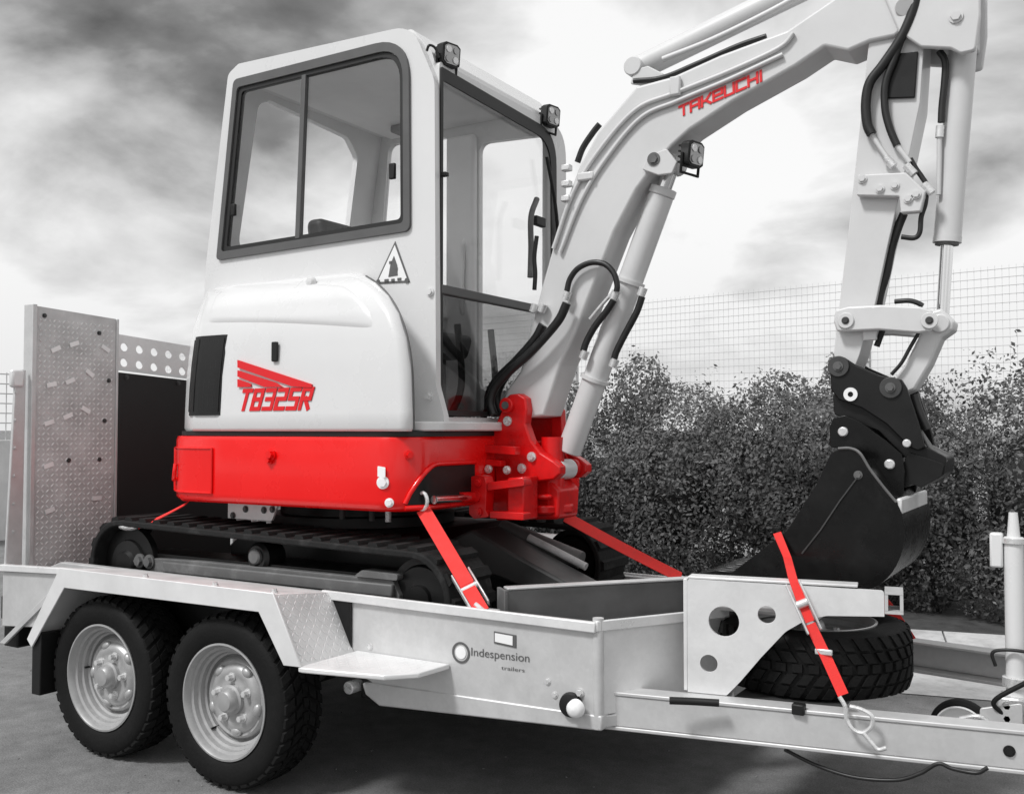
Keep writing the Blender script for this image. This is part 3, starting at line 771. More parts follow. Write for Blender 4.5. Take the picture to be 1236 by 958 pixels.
# mudguards --------------------------------------------------------------
def guard(s):
    g = empty('mudguard', (-.3, -.04 if not s else 2 * YC + .04, .70), TR)
    my = lambda y: y if not s else 2 * YC - y
    prof = [(-1.03, .418), (-.832, .705), (.282, .703), (.402, .481)]
    th = .008
    inner = [(-1.02, .41), (-.826, .696), (.277, .694), (.393, .477)]
    plate('top_sheet', prof + inner[::-1], None, (0, my(-.04), 0), (1, 0, 0), (0, 0, 1), (0, my(Y0 - .001) - my(-.04), -.034), CHECKF, g, bevel=.003)
    sk = prof + [(.345, .455), (.247, .636), (-.80, .632), (-.985, .385)]
    sk = [(-1.035, .415), (-.835, .708), (.286, .706), (.408, .481), (.335, .478), (.222, .639), (-.805, .634), (-1.005, .385)]
    xz('skirt', sk, my(-.0485), my(-.0405), CHECKF, g, bevel=.002)
    # step in front
    st = [(.396, my(-.046)), (.415, my(-.05)), (.70, my(.01)), (.775, my(.09)), (.79, my(.238)), (.405, my(.238))]
    xy('step', st, .464, .481, CHECKF, g, bevel=.004)
    # loose lozenge tread on the sloping front, top and step
    if not s:
        lozenges('tread', (.41, -.035, .4812), (1, 0, 0), (0, 1, 0), (0, 0, 1), .34, .27, .022, CHECKF, g, mask=lambda u, v: v > .02 + u * .28)
        d = Vector((.402 - .282, 0, .481 - .703)).normalized()
        lozenges('tread', Vector((.284, -.036, .702)) + Vector((.0009, 0, .0005)), d, (0, 1, -.121), Vector((.222, .0, .12)), .245, .27, .022, CHECKF, g)
        for x in (-.38, -.02, .26):
            bolt(g, (x, -.015, .7025), (0, 0, 1), .009, .012)
    box('inner_arch', (-1.0, min(my(.232), my(.238)), .40), (.38, max(my(.232), my(.238)), .652), BLACK, g, .002)
    # flap
    xz('mud_flap', [(-1.02, .20), (-.965, .20), (-.965, .44), (-1.02, .44)], my(-.036), my(.19), BLACKP, g, bevel=.004)
    return g
guard(0); guard(1)
# tail: rear quarter panel, bracing, buffer bar and lamps
for s in (0, 1):
    my = lambda y: y if not s else 2 * YC - y
    xz('tail_panel', [(-1.44, .40), (-1.055, .43), (-.90, .655), (-1.44, .632)], my(.10), my(.115), GALV, TR, bevel=.003)
    xz('tail_lip', [(-1.45, .634), (-.88, .658), (-.88, .682), (-1.45, .662)], my(.085), my(.116), GALV2, TR, bevel=.003)
    xz('tail_brace', [(-1.44, .33), (-1.40, .33), (-1.02, .60), (-1.05, .61)], my(.088), my(.0995), GALV, TR, bevel=.002)
    xz('tail_lamp', rounded([(-1.07, .56), (-1.015, .56), (-1.015, .60), (-1.07, .60)], .01), my(.082), my(.0995), MARKER, TR, bevel=.004)
box('rear_beam', (-1.46, .12, .31), (-1.36, 1.88, .40), BLACK, TR, .008)
box('light_board', (-1.50, .13, .42), (-1.465, 1.87, .52), DGREY, TR, .005)

# loading ramps standing upright at the tail
def ramp_at(y0, y1):
    rp = empty('loading_ramp', (-1.42, (y0 + y1) / 2, .60), TR)
    z0, z1 = .60, 1.785
    t = empty
    yz('tread_plate', [(y0 + .035, z0), (y1, z0), (y1, z1 - .02), (y0 + .035, z1)], -1.423, -1.418, CHECK, rp, bevel=.001)
    lozenges('lozenge_tread', (-1.4178, y0 + .045, z0 + .01), (0, 1, 0), (0, 0, 1), (1, 0, 0), y1 - y0 - .05, z1 - z0 - .05, .023, CHECKB, rp, size=.42, h=.003)
    # side channels
    yz('side_channel', [(y0 + .012, z0), (y0 + .034, z0), (y0 + .034, z1 + .005), (y0 + .012, z1 + .005)], -1.47, -1.405, GALV, rp, bevel=.003)
    yz('side_channel', [(y1 + .001, z0), (y1 + .014, z0), (y1 + .014, z1 - .02), (y1 + .001, z1 - .02)], -1.47, -1.412, GALV, rp, bevel=.003)
    for zz in (.72, .98, 1.24, 1.50):
        box('rung', (-1.465, y0 + .036, zz), (-1.4235, y1 - .001, zz + .04), GALV, rp, .003)
    # bright worn weld slots showing on the plate
    for (u, v, a) in ((.10, 1.60, .45), (.20, 1.63, .35), (.38, 1.62, -.5), (.08, 1.44, .2), (.18, 1.46, .4), (.29, 1.50, -.6), (.07, 1.27, .3), (.17, 1.30, .4), (.27, 1.33, -.5), (.07, 1.08, .3), (.08, .88, .3), (.34, .92, 0)):
        M = Matrix.Translation((-1.4135, y0 + .04 + u * .92, v)) @ Matrix.Rotation(a, 4, 'X')
        box('weld_mark', (-.001, -.024, -.010), (.001, .024, .010), WORN, rp, .0, M)
    for (u, v) in ((.03, 1.745), (.31, 1.69), (.365, 1.47), (.16, 1.10), (.32, 1.10), (.345, 1.28)):
        bolt(rp, (-1.4165, y0 + .045 + u, v), (1, 0, 0), .0075, .008, DGREY)
    return rp
ramp_at(.185, .632)
ramp_at(1.365, 1.812)
# hinge post beside the near ramp
post = empty('ramp_post', (-1.40, .15, .60), TR)
yz('post_channel', [(.100, .60), (.178, .60), (.183, 1.50), (.135, 1.50)], -1.44, -1.425, GALV, post, bevel=.004)
box('post_cap', (-1.445, .112, 1.42), (-1.415, .172, 1.50), GALV2, post, .012)
for z in (.66, .80, .92, 1.04, 1.16, 1.28, 1.40): bolt(post, (-1.4245, .138, z), (1, 0, 0), .007, .006, GALV)
# black board with a pierced strip above it, between the ramps
cp = empty('centre_board', (-1.42, 1.0, .60), TR)
yz('board', [(.650, .50), (1.36, .50), (1.36, 1.475), (.650, 1.512)], -1.425, -1.412, PANEL, cp, bevel=.003)
hs = [circ((.70 + .088 * i, z), .020, 14) for i in range(7) for z in (1.64, 1.565)]
hs = [[(p[0], p[1] - .07 * (p[0] - .65)) for p in h] for h in hs]
yz('pierced_strip', [(.652, 1.525), (1.355, 1.485), (1.355, 1.655), (.652, 1.698)], -1.450, -1.445, GALV2, cp, holes=hs)
bolt(cp, (-1.411, .69, 1.49), (1, 0, 0), .009, .008, DGREY); bolt(cp, (-1.411, 1.0, 1.475), (1, 0, 0), .009, .008, DGREY)

# jockey wheel on the drawbar
jk = empty('jockey_wheel', (2.40, .80, .45), TR)
JX, JY = (2.381, 0.896, 0.470)[0] + .004, .78
JX = (2.391, 0.780, 0.568)[0]
cyl('jockey_tube', (JX, JY, .30), (JX, JY, .93), .0265, WHITE, jk, n=24, bevel=.003)
cyl('inner_tube', (JX, JY, .93), (JX, JY, 1.0), .018, WHITE, jk, r1=.012)
box('clamp', (JX - .045, JY - .045, .40), (JX + .05, JY + .045, .478), ZINC, jk, .008)
tube('handle', [(JX - .03, JY - .05, .43), (JX - .05, JY - .07, .47), (JX + .04, JY - .08, .54)], .007, BLACKP, jk)
tube('cable_loop', [(JX - .05, JY - .03, .56), (JX - .055, JY - .035, .60), (JX, JY - .04, .612), (JX + .06, JY - .03, .60), (JX + .09, JY, .55)], .005, HOSE, jk)
box('crank_bracket', (JX - .062, JY - .02, .84), (JX - .027, JY + .02, .94), WHITE, jk, .006)
JW = (2.234, 0.860, 0.354)
lathe('jockey_tyre', [(.074, -.022), (.080, -.026), (.088, -.018), (.090, 0), (.088, .018), (.080, .026), (.074, .022)], RUBBER, jk, 40, c=(JW[0], .86, .335))
lathe('jockey_rim', [(.076, -.020), (.070, -.026), (.062, -.012), (.040, -.006), (.022, -.012), (.018, -.026), (.0, -.028)], WPRINT, jk, 32, c=(JW[0], .86, .335))

lathe('tube_collar', [(.027, 0), (.036, .002), (.036, .028), (.027, .030)], ZINC, jk, 24, 'z', (JX, JY, .50))
lathe('tube_collar', [(.027, 0), (.033, .002), (.033, .016), (.027, .018)], ZINC, jk, 24, 'z', (JX, JY, .91))
for z_ in (.42, .455): bolt(jk, (JX - .02, JY - .046, z_), (0, -1, 0), .010, .012)
xz('mounting_plate', rounded([(JX - .09, .36), (JX + .02, .36), (JX + .02, .47), (JX - .09, .44)], .01), JY - .058, JY - .047, GALV, jk, bevel=.002)
tube('clamp_lever', [(JX - .05, JY - .065, .39), (JX - .09, JY - .075, .42), (JX - .14, JY - .07, .405)], .008, ZINC, jk, 8)
# ================================================================== SPARE WHEEL
sp = bpy.data.objects.new('spare_wheel', None); COL.objects.link(sp)
sp.location = (1.806, .796, .543); sp.rotation_euler = (-PI / 2, 0, 0)
wheel_children(sp, .2)
tag(sp, 'black spare tyre lying flat on the drawbar under the bucket rest', 'spare wheel')

# ================================================================== EXCAVATOR
EX = empty('mini_excavator', (-.2, YC, ZB))
tag(EX, 'white and red mini excavator with glazed cab strapped down on the trailer', 'excavator')
# tracks ---------------------------------------------------------------
def hull(circles):
    pts = []
    for (cx, cz, r) in circles:
        pts += [(cx + r * math.cos(2 * PI * i / 72), cz + r * math.sin(2 * PI * i / 72)) for i in range(72)]
    pts = sorted(set(pts))
    def half(p):
        h = []
        for q in p:
            while len(h) > 1 and (h[-1][0] - h[-2][0]) * (q[1] - h[-2][1]) - (h[-1][1] - h[-2][1]) * (q[0] - h[-2][0]) <= 0: h.pop()
            h.append(q)
        return h
    lo, up_ = half(pts), half(pts[::-1])
    return lo[:-1] + up_[:-1]
def resample(poly, n):
    P = [Vector(p) for p in poly]; P.append(P[0])
    L = [0]
    for a, b in zip(P, P[1:]): L.append(L[-1] + (b - a).length)
    out = []; j = 0
    for i in range(n):
        t = L[-1] * i / n
        while L[j + 1] < t: j += 1
        f = (t - L[j]) / max(1e-9, L[j + 1] - L[j])
        out.append(P[j].lerp(P[j + 1], f))
    return out
SPR, CAR, IDL = (-.945, .668), (-.20, .745), (.575, .652)
def track(y0, y1, near):
    t = empty('track', (-.2, (y0 + y1) / 2, ZB), EX)
    outer = resample(hull([(*SPR, .190), (*CAR, .088), (*IDL, .172), (-.78, .54, .073), (.42, .54, .073)]), 180)
    inner = resample(hull([(*SPR, .165), (*CAR, .063), (*IDL, .147), (-.78, .54, .048), (.42, .54, .048)]), 180)
    xz('belt', [tuple(p) for p in outer], y0, y1, TRACKR, t, holes=[[tuple(p) for p in inner]], bevel=.006)
    bm = bmesh.new()
    vs = []
    for (zz, w) in ((0, 1.0), (.015, .70)):
        for (yy, xx_) in ((0, -.024), (0, .024), (1, .024), (1, -.024)):
            vs.append(bm.verts.new((xx_ * w, (y1 - y0) * .94 * (yy - .5), zz)))
    for f in ((4, 5, 6, 7), (0, 1, 5, 4), (1, 2, 6, 5), (2, 3, 7, 6), (3, 0, 4, 7)): bm.faces.new([vs[i] for i in f])
    bmesh.ops.recalc_face_normals(bm, faces=bm.faces[:])
    lm = bpy.data.meshes.new('lug'); bm.to_mesh(lm); bm.free()
    path = resample([tuple(p) for p in outer], 48)
    for i, p in enumerate(path):
        d = path[(i + 1) % 48] - path[i - 1]; a = math.atan2(d.y, d.x)
        o = link('lug', lm, TRACKR, None)
        o.rotation_euler = (0, -a + PI, 0)
        nn = Vector((d.y, -d.x)).normalized()
        o.location = (p.x, (y0 + y1) / 2, p.y)
        adopt(o, t)
    yf = y0 + .045
    xz('track_frame', rounded([(-.86, .545), (-.82, .61), (-.78, .705), (-.5, .712), (.47, .712), (.50, .66), (.50, .545)], .015), yf, yf + .03, MGREY, t, bevel=.006)
    xz('frame_bar', [(-.70, .655), (.485, .655), (.485, .70), (-.70, .70)], yf - .022, yf - .0005, MGREY, t, bevel=.006)
    xz('inner_frame', [(-.9, .52), (-.9, .72), (.55, .72), (.55, .52)], yf + .032, y1 - .03, BLACK, t)
    lathe('sprocket', [(.0, -.02), (.05, -.02), (.06, -.005), (.10, 0), (.105, .012), (.155, .014), (.16, .04)], BLACK, t, 40, c=(SPR[0], yf, SPR[1]))
    lathe('idler', [(.0, -.012), (.045, -.012), (.05, .0), (.11, .004), (.118, .018), (.143, .02), (.145, .06)], BLACK, t, 40, c=(IDL[0], yf + .02, IDL[1]))
    lathe('carrier_roller', [(.0, -.012), (.024, -.012), (.030, -.006), (.030, .02)], MGREY, t, 28, c=(CAR[0], y0 + .05, CAR[1] + .004))
    lathe('roller_drum', [(.031, 0), (.045, .0), (.058, .012), (.058, .10)], BLACK, t, 28, c=(CAR[0], y0 + .055, CAR[1]))
    for x in (-.55, -.25, .05, .33):
        lathe('track_roller', [(.0, -.01), (.03, -.01), (.05, .0), (.05, .05)], DGREY, t, 24, c=(x, yf, .535))
    xz('frame_bracket', rounded([(.30, .713), (.34, .738), (.50, .735), (.50, .713)], .01), yf - .01, yf + .05, MGREY, t, bevel=.004)
    for x in (-.86, -.80): bolt(t, (x, yf - .001, .69), (0, -1, 0), .022, .02, MGREY)
track(.30, .57, True); track(2 * YC - .57, 2 * YC - .30, False)
# undercarriage, slew ring, blade --------------------------------------
uc = empty('undercarriage', (-.2, YC, .6), EX)
xz('chassis_beam', rounded([(-.55, .56), (-.62, .74), (-.48, .835), (.28, .835), (.42, .72), (.38, .56)], .03), .60, 1.40, BLACK, uc, bevel=.01)
lathe('slew_ring', [(.0, .94), (.36, .94), (.36, .885), (.40, .88), (.40, .84), (.34, .836), (.0, .836)], BLACK, uc, 56, 'z', (-.2, YC, 0))
for x in (.02, .17, .25, .43):
    cyl('grease_bolt', (x, .60, .885), (x, .60, .945), .012, ZINC if x > .2 and x < .3 else DGREY, uc, n=10)
# light steel tool plate hanging under the house
xz('tool_plate', rounded([(-.40, .885), (-.16, .885), (-.13, .945), (-.40, .945)], .004), .395, .405, GALV, uc, bevel=.002)
for (x, z) in ((-.37, .897), (-.30, .925), (-.20, .925), (-.155, .93)): bolt(uc, (x, .394, z), (0, -1, 0), .010, .008, DGREY)
# blade arm and angled blade
arm_dir = Vector((.30, 0, -.115))
xz('blade_arm', [(.36, .80), (.46, .845), (.66, .76), (.94, .645), (.90, .57), (.60, .66), (.36, .70)], .86, 1.06, DGREY, uc, bevel=.012)
cyl('blade_ram', (.45, 1.11, .83), (.82, 1.11, .72), .035, MGREY, uc)
tube('dust_edge', [(.60, 1.075, .80), (.72, 1.075, .755), (.86, 1.075, .70)], .016, CONC, uc)
bl0, bl1 = Vector((.945, .335, 0)), Vector((1.50, .995, 0))
bd = (bl1 - bl0); BL = bd.length; bd.normalize(); bn = Vector((bd.y, -bd.x, 0))
prof = [(0, .475), (.018, .475), (-.004, .55), (-.008, .62), (.010, .705), (.010, .719), (-.022, .719), (-.034, .62), (-.028, .55)]
plate('dozer_blade', prof, None, bl0, bn, (0, 0, 1), bd * BL, BLADE, uc, bevel=.003)
plate('blade_edge', [(-.030, .7195), (.016, .7195), (.016, .727), (-.030, .727)], None, bl0, bn, (0, 0, 1), bd * BL, GALV, uc, bevel=.002)
plate('blade_end', [(-.06, .478), (.02, .478), (.02, .72), (-.06, .72)], None, bl0 - bd * .013, bn, (0, 0, 1), bd * .012, MGREY, uc, bevel=.002)

# house ------------------------------------------------------------------
HC = (-.2, 1.0)
def house_outline(yn, xf, rt, rc, back=1.70, xfront=None, n_t=26):
    """plan outline: tail arc about the slew centre, flat side at y = yn, rounded front corner at xf"""
    pts = []
    a0 = math.asin(min(1, (HC[1] - yn) / rt))
    for i in range(n_t + 1):                 # far tail to near tail
        t = -a0 + 2 * a0 * i / n_t
        pts.append((HC[0] - rt * math.cos(t), HC[1] - rt * math.sin(t)))
    pts = pts
    # near side to the front corner
    for f in (.25, .5, .75):
        pts.append((pts[n_t][0] + (xf - rc - pts[n_t][0]) * f, yn))
    for i in range(9):
        t = PI / 2 * i / 8
        pts.append((xf - rc + rc * math.sin(t), yn + rc - rc * math.cos(t)))
    for i in range(9):
        t = PI / 2 * i / 8
        pts.append((xf - rc + rc * math.cos(t), 2 * HC[1] - yn - rc + rc * math.sin(t)))
    return pts
def loft(name, levels, m, parent, angle=50, capb=True, capt=True):
    bm = bmesh.new(); rings = []
    for (pts, z) in levels:
        rings.append([bm.verts.new((p[0], p[1], z)) for p in pts])
    for a, b in zip(rings, rings[1:]):
        k = len(a)
        for i in range(k): bm.faces.new((a[i], a[(i + 1) % k], b[(i + 1) % k], b[i]))
    if capb: bm.faces.new(rings[0][::-1])
    if capt: bm.faces.new(rings[-1])
    return bmdone(name, bm, m, parent, smooth=True, angle=angle)
house = empty('house', (-.2, YC, .95), EX)
def ho(yn, xf, rt, rc): return house_outline(yn, xf, rt, rc)
loft('red_skirt', [(ho(.315, .555, .775, .14), .952), (ho(.303, .562, .787, .14), .965), (ho(.300, .565, .79, .14), .99), (ho(.300, .565, .79, .14), 1.195), (ho(.306, .56, .784, .14), 1.212), (ho(.33, .56, .76, .15), 1.214)], RED, house)
# dark recess with the swing ram at the front corner
rec = empty('swing_recess', (.66, .40, 1.0), house)
# the recess is a dark cheek plate let into the curved corner
def arcp(t, off, z):
    """point on the rounded front corner of the skirt; past a quarter turn it runs on along the front face"""
    xf, rc, yn = .565, .14, .30
    if t > PI / 2: return Vector((xf + off, yn + rc + (t - PI / 2) * .15, z))
    return Vector((xf - rc + (rc + off) * math.sin(t), yn + rc - (rc + off) * math.cos(t), z))
T0, T1 = .80, PI / 2 + 1.9
def arch(f): return .975 + .135 * min(1, math.sin(min(1.0, f * 2.6) * PI / 2)) ** .8
bm = bmesh.new()
cols = []
for i in range(23):
    f = i / 22
    t = T0 + (T1 - T0) * f
    cols.append((bm.verts.new(arcp(t, .0015, .968)), bm.verts.new(arcp(t, .0015, arch(f)))))
for a, b in zip(cols, cols[1:]): bm.faces.new((a[0], b[0], b[1], a[1]))
bmdone('recess_plate', bm, BLACK, rec, smooth=True)
tube('recess_rim', [arcp(T0 + (T1 - T0) * i / 22, .004, arch(i / 22) + .006) for i in range(23)], .009, RED, rec, 8, False)
tube('recess_sill', [arcp(T0 + (T1 - T0) * i / 22, .004, .966) for i in range(23)], .010, RED, rec, 8, False)
cyl('ram_rod', (0.588, 0.430, 0.992), (0.578, 0.700, 0.984), .015, CHROME, rec, n=18)
cyl('rod_end', (0.572, 0.620, 0.986), (0.573, 0.720, 0.983), .022, REDCAST, rec, n=18)
# access door, catch, steps and stickers on the red skirt
def tail(t, off, z): return Vector((HC[0] - (.79 + off) * math.cos(t), HC[1] - (.79 + off) * math.sin(t), z))
def tail_patch(name, t0, t1, z0, z1, off, m, parent, n=10, th=.006):
    bm = bmesh.new(); g0 = []
    for i in range(n + 1):
        t = t0 + (t1 - t0) * i / n
        if isinstance(t, float) and t > 1.09:
            pass
        g0.append([bm.verts.new(sidept(t, off, z)) for z in (z0, z1)] + [bm.verts.new(sidept(t, off - th, z)) for z in (z0, z1)])
    for a, b in zip(g0, g0[1:]):
        bm.faces.new((a[0], b[0], b[1], a[1])); bm.faces.new((a[1], b[1], b[3], a[3])); bm.faces.new((a[0], a[2], b[2], b[0]))
    bm.faces.new((g0[0][0], g0[0][1], g0[0][3], g0[0][2])); bm.faces.new((g0[-1][0], g0[-1][2], g0[-1][3], g0[-1][1]))
    return bmdone(name, bm, m, parent, smooth=True)
def sidept(s, off, z, yn=.30, rt=.79):
    """walk along the side: s is metres forward (+) of where the tail arc meets the flat side, (-) round the tail"""
    a0 = math.asin((HC[1] - yn) / rt); x0 = HC[0] - rt * math.cos(a0)
    if s >= 0: return Vector((x0 + s, yn - off, z))
    t = a0 + s / rt
    return Vector((HC[0] - (rt + off) * math.cos(t), HC[1] - (rt + off) * math.sin(t), z))
tail_patch('access_door', -.135, .18, .99, 1.165, .004, RED, house)
def door_rim(z0, z1, s0, s1, r):
    pts = [sidept(s0 + (s1 - s0) * i / 10, .0045, z0) for i in range(11)] + [sidept(s1, .0045, z0 + (z1 - z0) * i / 6) for i in range(1, 7)] + \
          [sidept(s1 - (s1 - s0) * i / 10, .0045, z1) for i in range(1, 11)] + [sidept(s0, .0045, z1 - (z1 - z0) * i / 6) for i in range(1, 6)]
    bm = bmesh.new(); tube_bm(bm, pts, r, 8, True)
    return bmdone('door_rim', bm, RED, house, smooth=True)
door_rim(.99, 1.165, -.135, .18, .0045)
tube('door_handle', [sidept(-.10, .012, 1.035), sidept(-.06, .016, 1.04), sidept(-.045, .016, 1.07), sidept(-.05, .012, 1.10)], .008, RED, house, 8)
for (px_, pz_) in ((.0, 1.15), (.60, 1.15)): pass
bolt(house, sidept(.50, .001, 1.145), (0, -1, 0), .016, .02, RED, 'latch'); bolt(house, sidept(.49, .001, 1.125), (0, -1, 0), .012, .018, RED, 'latch')
xz('sticker', rounded([(.440, 1.075), (.474, 1.072), (.474, 1.108), (.440, 1.112)], .003), .2975, .2995, WPRINT, house)
bolt(house, arcp(.25, .001, 1.055), (.25, -1, 0), .017, .010, WPRINT, 'reflector'); bolt(house, arcp(.42, .001, .985), (.42, -1, 0), .012, .012, WPRINT, 'bolt')
bolt(house, arcp(.9, .001, 1.15), (.78, -.62, 0), .012, .02, RED, 'bolt')
# thin dark seam between red skirt and white hood
loft('seam', [(ho(.322, .565, .768, .15), 1.2145), (ho(.322, .565, .768, .15), 1.2325)], FRAME2, house)
# white engine hood: shoulders round in towards the cab
def hood_ring(yn, xf, rt, rc):
    pts = house_outline(yn, xf, rt, rc)[:-9]
    pts += [(xf - .16, .517), (xf - .3, .517), (-.3, .517), (-.5, .517)]
    return pts
lv = []
for (z, yn, xf, rt, rc) in ((1.233, .312, .555, .752, .03), (1.245, .305, .562, .758, .035), (1.30, .305, .561, .757, .035), (1.45, .308, .552, .752, .035), (1.56, .314, .527, .742, .035),
                            (1.65, .326, .482, .730, .04), (1.72, .345, .42, .712, .045), (1.775, .375, .34, .690, .05), (1.815, .42, .25, .676, .05), (1.838, .475, .17, .62, .04), (1.845, .53, .10, .56, .03)):
    lv.append((hood_ring(yn, xf, rt, rc), z))
loft('hood', lv, WHITE, house, 60)
HV = ((1.24, .305, .562), (1.30, .305, .561), (1.45, .308, .552), (1.56, .314, .527), (1.65, .326, .482), (1.72, .345, .42), (1.775, .375, .34), (1.815, .42, .25))
tube('panel_gap', [(xf_ + .0005, yn_ + .040, z_) for (z_, yn_, xf_) in HV], .0035, FRAME, house, 6)
# raised pad along the shoulder
def hood_y(z):
    T = ((1.30, .305), (1.45, .308), (1.56, .314), (1.65, .326), (1.72, .345), (1.775, .375), (1.815, .42), (1.838, .475), (1.845, .53))
    for (a, ya), (b, yb) in zip(T, T[1:]):
        if a <= z <= b: return ya + (yb - ya) * (z - a) / (b - a)
    return .53
bm = bmesh.new()
rows = []
nz_, nx_ = 14, 40
for j in range(nz_ + 1):
    v = j / nz_
    row = []
    for i in range(nx_ + 1):
        u = i / nx_
        s = .0 + (.885 - .20 * v ** 2) * u
        zz = 1.655 + (1.842 - 1.655) * v - .07 * u ** 1.5
        # super-ellipse bulge
        cu, cv = abs(2 * u - 1), abs(2 * v - 1)
        b = max(0.0, 1 - max(cu ** 14, 0) - cv ** 8) ** .5 * .012
        zz2 = min(zz, 1.85)
        yb = hood_y(zz2)
        p = sidept(s - .0, .0, zz2, yn=yb, rt=.757 - (yb - .30) * .9)
        row.append(bm.verts.new((p.x + .02, p.y - b + .006, zz2 + b * .5)))
    rows.append(row)
for a, b in zip(rows, rows[1:]):
    for i in range(nx_): bm.faces.new((a[i], a[i + 1], b[i + 1], b[i]))
bmdone('hood_pad', bm, WHITE, house, smooth=True, angle=80)
# radiator grille wrapped on the tail
def hoodpt(q, off, z):
    rt = np.interp(z, (1.30, 1.45, 1.56, 1.65), (.757, .752, .742, .730)); yn = np.interp(z, (1.30, 1.45, 1.56, 1.65), (.305, .308, .314, .326))
    return sidept(q, off, z, float(yn), float(rt))
bm = bmesh.new(); g0 = []
for i in range(9):
    q = -.075 + .235 * i / 8
    g0.append([bm.verts.new(hoodpt(q, .003 + (.004 if 0 < i < 8 else -.006), z)) for z in (1.295, 1.38, 1.46, 1.54, 1.612)])
for a, b in zip(g0, g0[1:]):
    for k in range(4): bm.faces.new((a[k], b[k], b[k + 1], a[k + 1]))
bmdone('grille', bm, BLACKP, house, smooth=True)
for q in np.linspace(-.055, .14, 8):
    tube('grille_slat', [hoodpt(q, .006, z) for z in (1.31, 1.40, 1.50, 1.60)], .0016, FRAME2, house, 6, False)
xz('hood_catch', rounded([(-.075, 1.495), (-.045, 1.495), (-.045, 1.57), (-.075, 1.57)], .006), .299, .3085, BLACKP, house, bevel=.003)
# model badge: stripes and number
for q in ([(-0.254, 1.508), (0.129, 1.405), (0.129, 1.393), (0.033, 1.399), (-0.253, 1.479)], [(-0.253, 1.468), (-0.051, 1.415), (-0.015, 1.398), (-0.109, 1.400), (-0.253, 1.444)], [(-0.253, 1.434), (-0.181, 1.413), (-0.181, 1.402), (-0.252, 1.403)]):
    xz('badge_stripe', q, .2995, .306, DECAL, house)
b0, b1 = (-0.251, 0.304, 1.307), (0.118, 0.304, 1.307)
block_text('model_number', 'TB325R', (b0[0] + .008, .3045, 1.318), (1, 0, 0), (0, 0, 1), (0, -1, 0), .350, .070, DECAL, house, shear=.34, thick=.40, gap=.56)
# small lifting eye on the pad
lathe('filler_cap', [(.0, -.010), (.014, -.008), (.020, .0), (.022, .01)], WHITE, house, 20, c=(.04, .385, 1.80))

# cab ---------------------------------------------------------------------
cab = empty('cab', (0, YC, 1.25), EX)
CY0, CY1, CXF = .50, 1.525, .53
wout = [(-0.591, 1.948), (0.433, 1.969), (0.431, 2.471), (0.392, 2.603), (0.286, 2.697), (-0.497, 2.707)]
win_o = rounded([(-.585, 1.952), (.432, 1.972), (.424, 2.705), (-.492, 2.705)], [.02, .03, .16, .03], 8)
win_i = rounded([(-.556, 1.985), (.402, 2.004), (.396, 2.668), (-.470, 2.668)], [.015, .02, .12, .02], 8)
side_o = rounded([(-.70, 1.24), (.585, 1.235), (.58, 1.29), (.545, 1.40), (.535, 2.52), (.43, 2.745), (-.475, 2.772), (-.535, 2.74), (-.66, 1.93)], [.0, .01, .03, .08, .14, .14, .03, .04, .04], 7)
hole = rounded([(-.575, 1.962), (.422, 1.982), (.414, 2.695), (-.482, 2.695)], [.02, .03, .155, .03], 8)
xz('right_wall', side_o, CY0, CY0 + .03, WHITE, cab, holes=[hole], bevel=.006)
lo = rounded([(-.60, 1.30), (.515, 1.30), (.525, 2.50), (.42, 2.72), (-.47, 2.745), (-.525, 2.72), (-.64, 1.9)], .04)
qh = rounded([(-.53, 1.93), (-.085, 1.93), (-.085, 2.655), (-.46, 2.675)], .05)
dh = rounded([(.085, 1.42), (.425, 1.42), (.43, 2.585), (.085, 2.60)], .05)
xz('left_wall', lo, CY1 - .03, CY1, WHITE, cab, holes=[qh, dh], bevel=.005)
xz('roof', rounded([(-.53, 2.71), (-.47, 2.772), (.41, 2.745), (.50, 2.64), (.53, 2.545), (.505, 2.545), (.46, 2.63), (.37, 2.705), (-.45, 2.715)], .03), CY0 + .031, CY1 - .031, WHITE, cab)
# rear wall with its window
ru = Vector((.125, 0, .82)).normalized()
rh = rounded([(.635, .10), (1.335, .10), (1.335, .66), (1.25, .735), (.72, .765), (.655, .73)], .05)
plate('rear_wall', [(CY0 + .031, -.62), (CY1 - .031, -.62), (CY1 - .031, .80), (CY0 + .031, .80)], [rh], (-.655, 0, 1.93), (0, 1, 0), ru, (.03, 0, 0), LGREY, cab)
# front frame
fo_ = rounded([(CY0 + .031, 1.26), (CY1 - .031, 1.26), (CY1 - .031, 2.60), (CY0 + .031, 2.60)], [.01, .01, .10, .04])
fh = rounded([(.530, 1.285), (1.415, 1.285), (1.405, 2.535), (.528, 2.560)], [.12, .12, .12, .01], 8)
fo_ = rounded([(CY0 + .0305, 1.26), (CY1, 1.26), (CY1, 2.60), (CY0 + .0305, 2.60)], [.01, .02, .14, .02], 8)
fh = rounded([(.536, 1.285), (1.415, 1.285), (1.405, 2.535), (.536, 2.560)], [.06, .12, .14, .01], 8)
yz('front_frame', fo_, .505, .535, WHITE, cab, holes=[fh], bevel=.006)
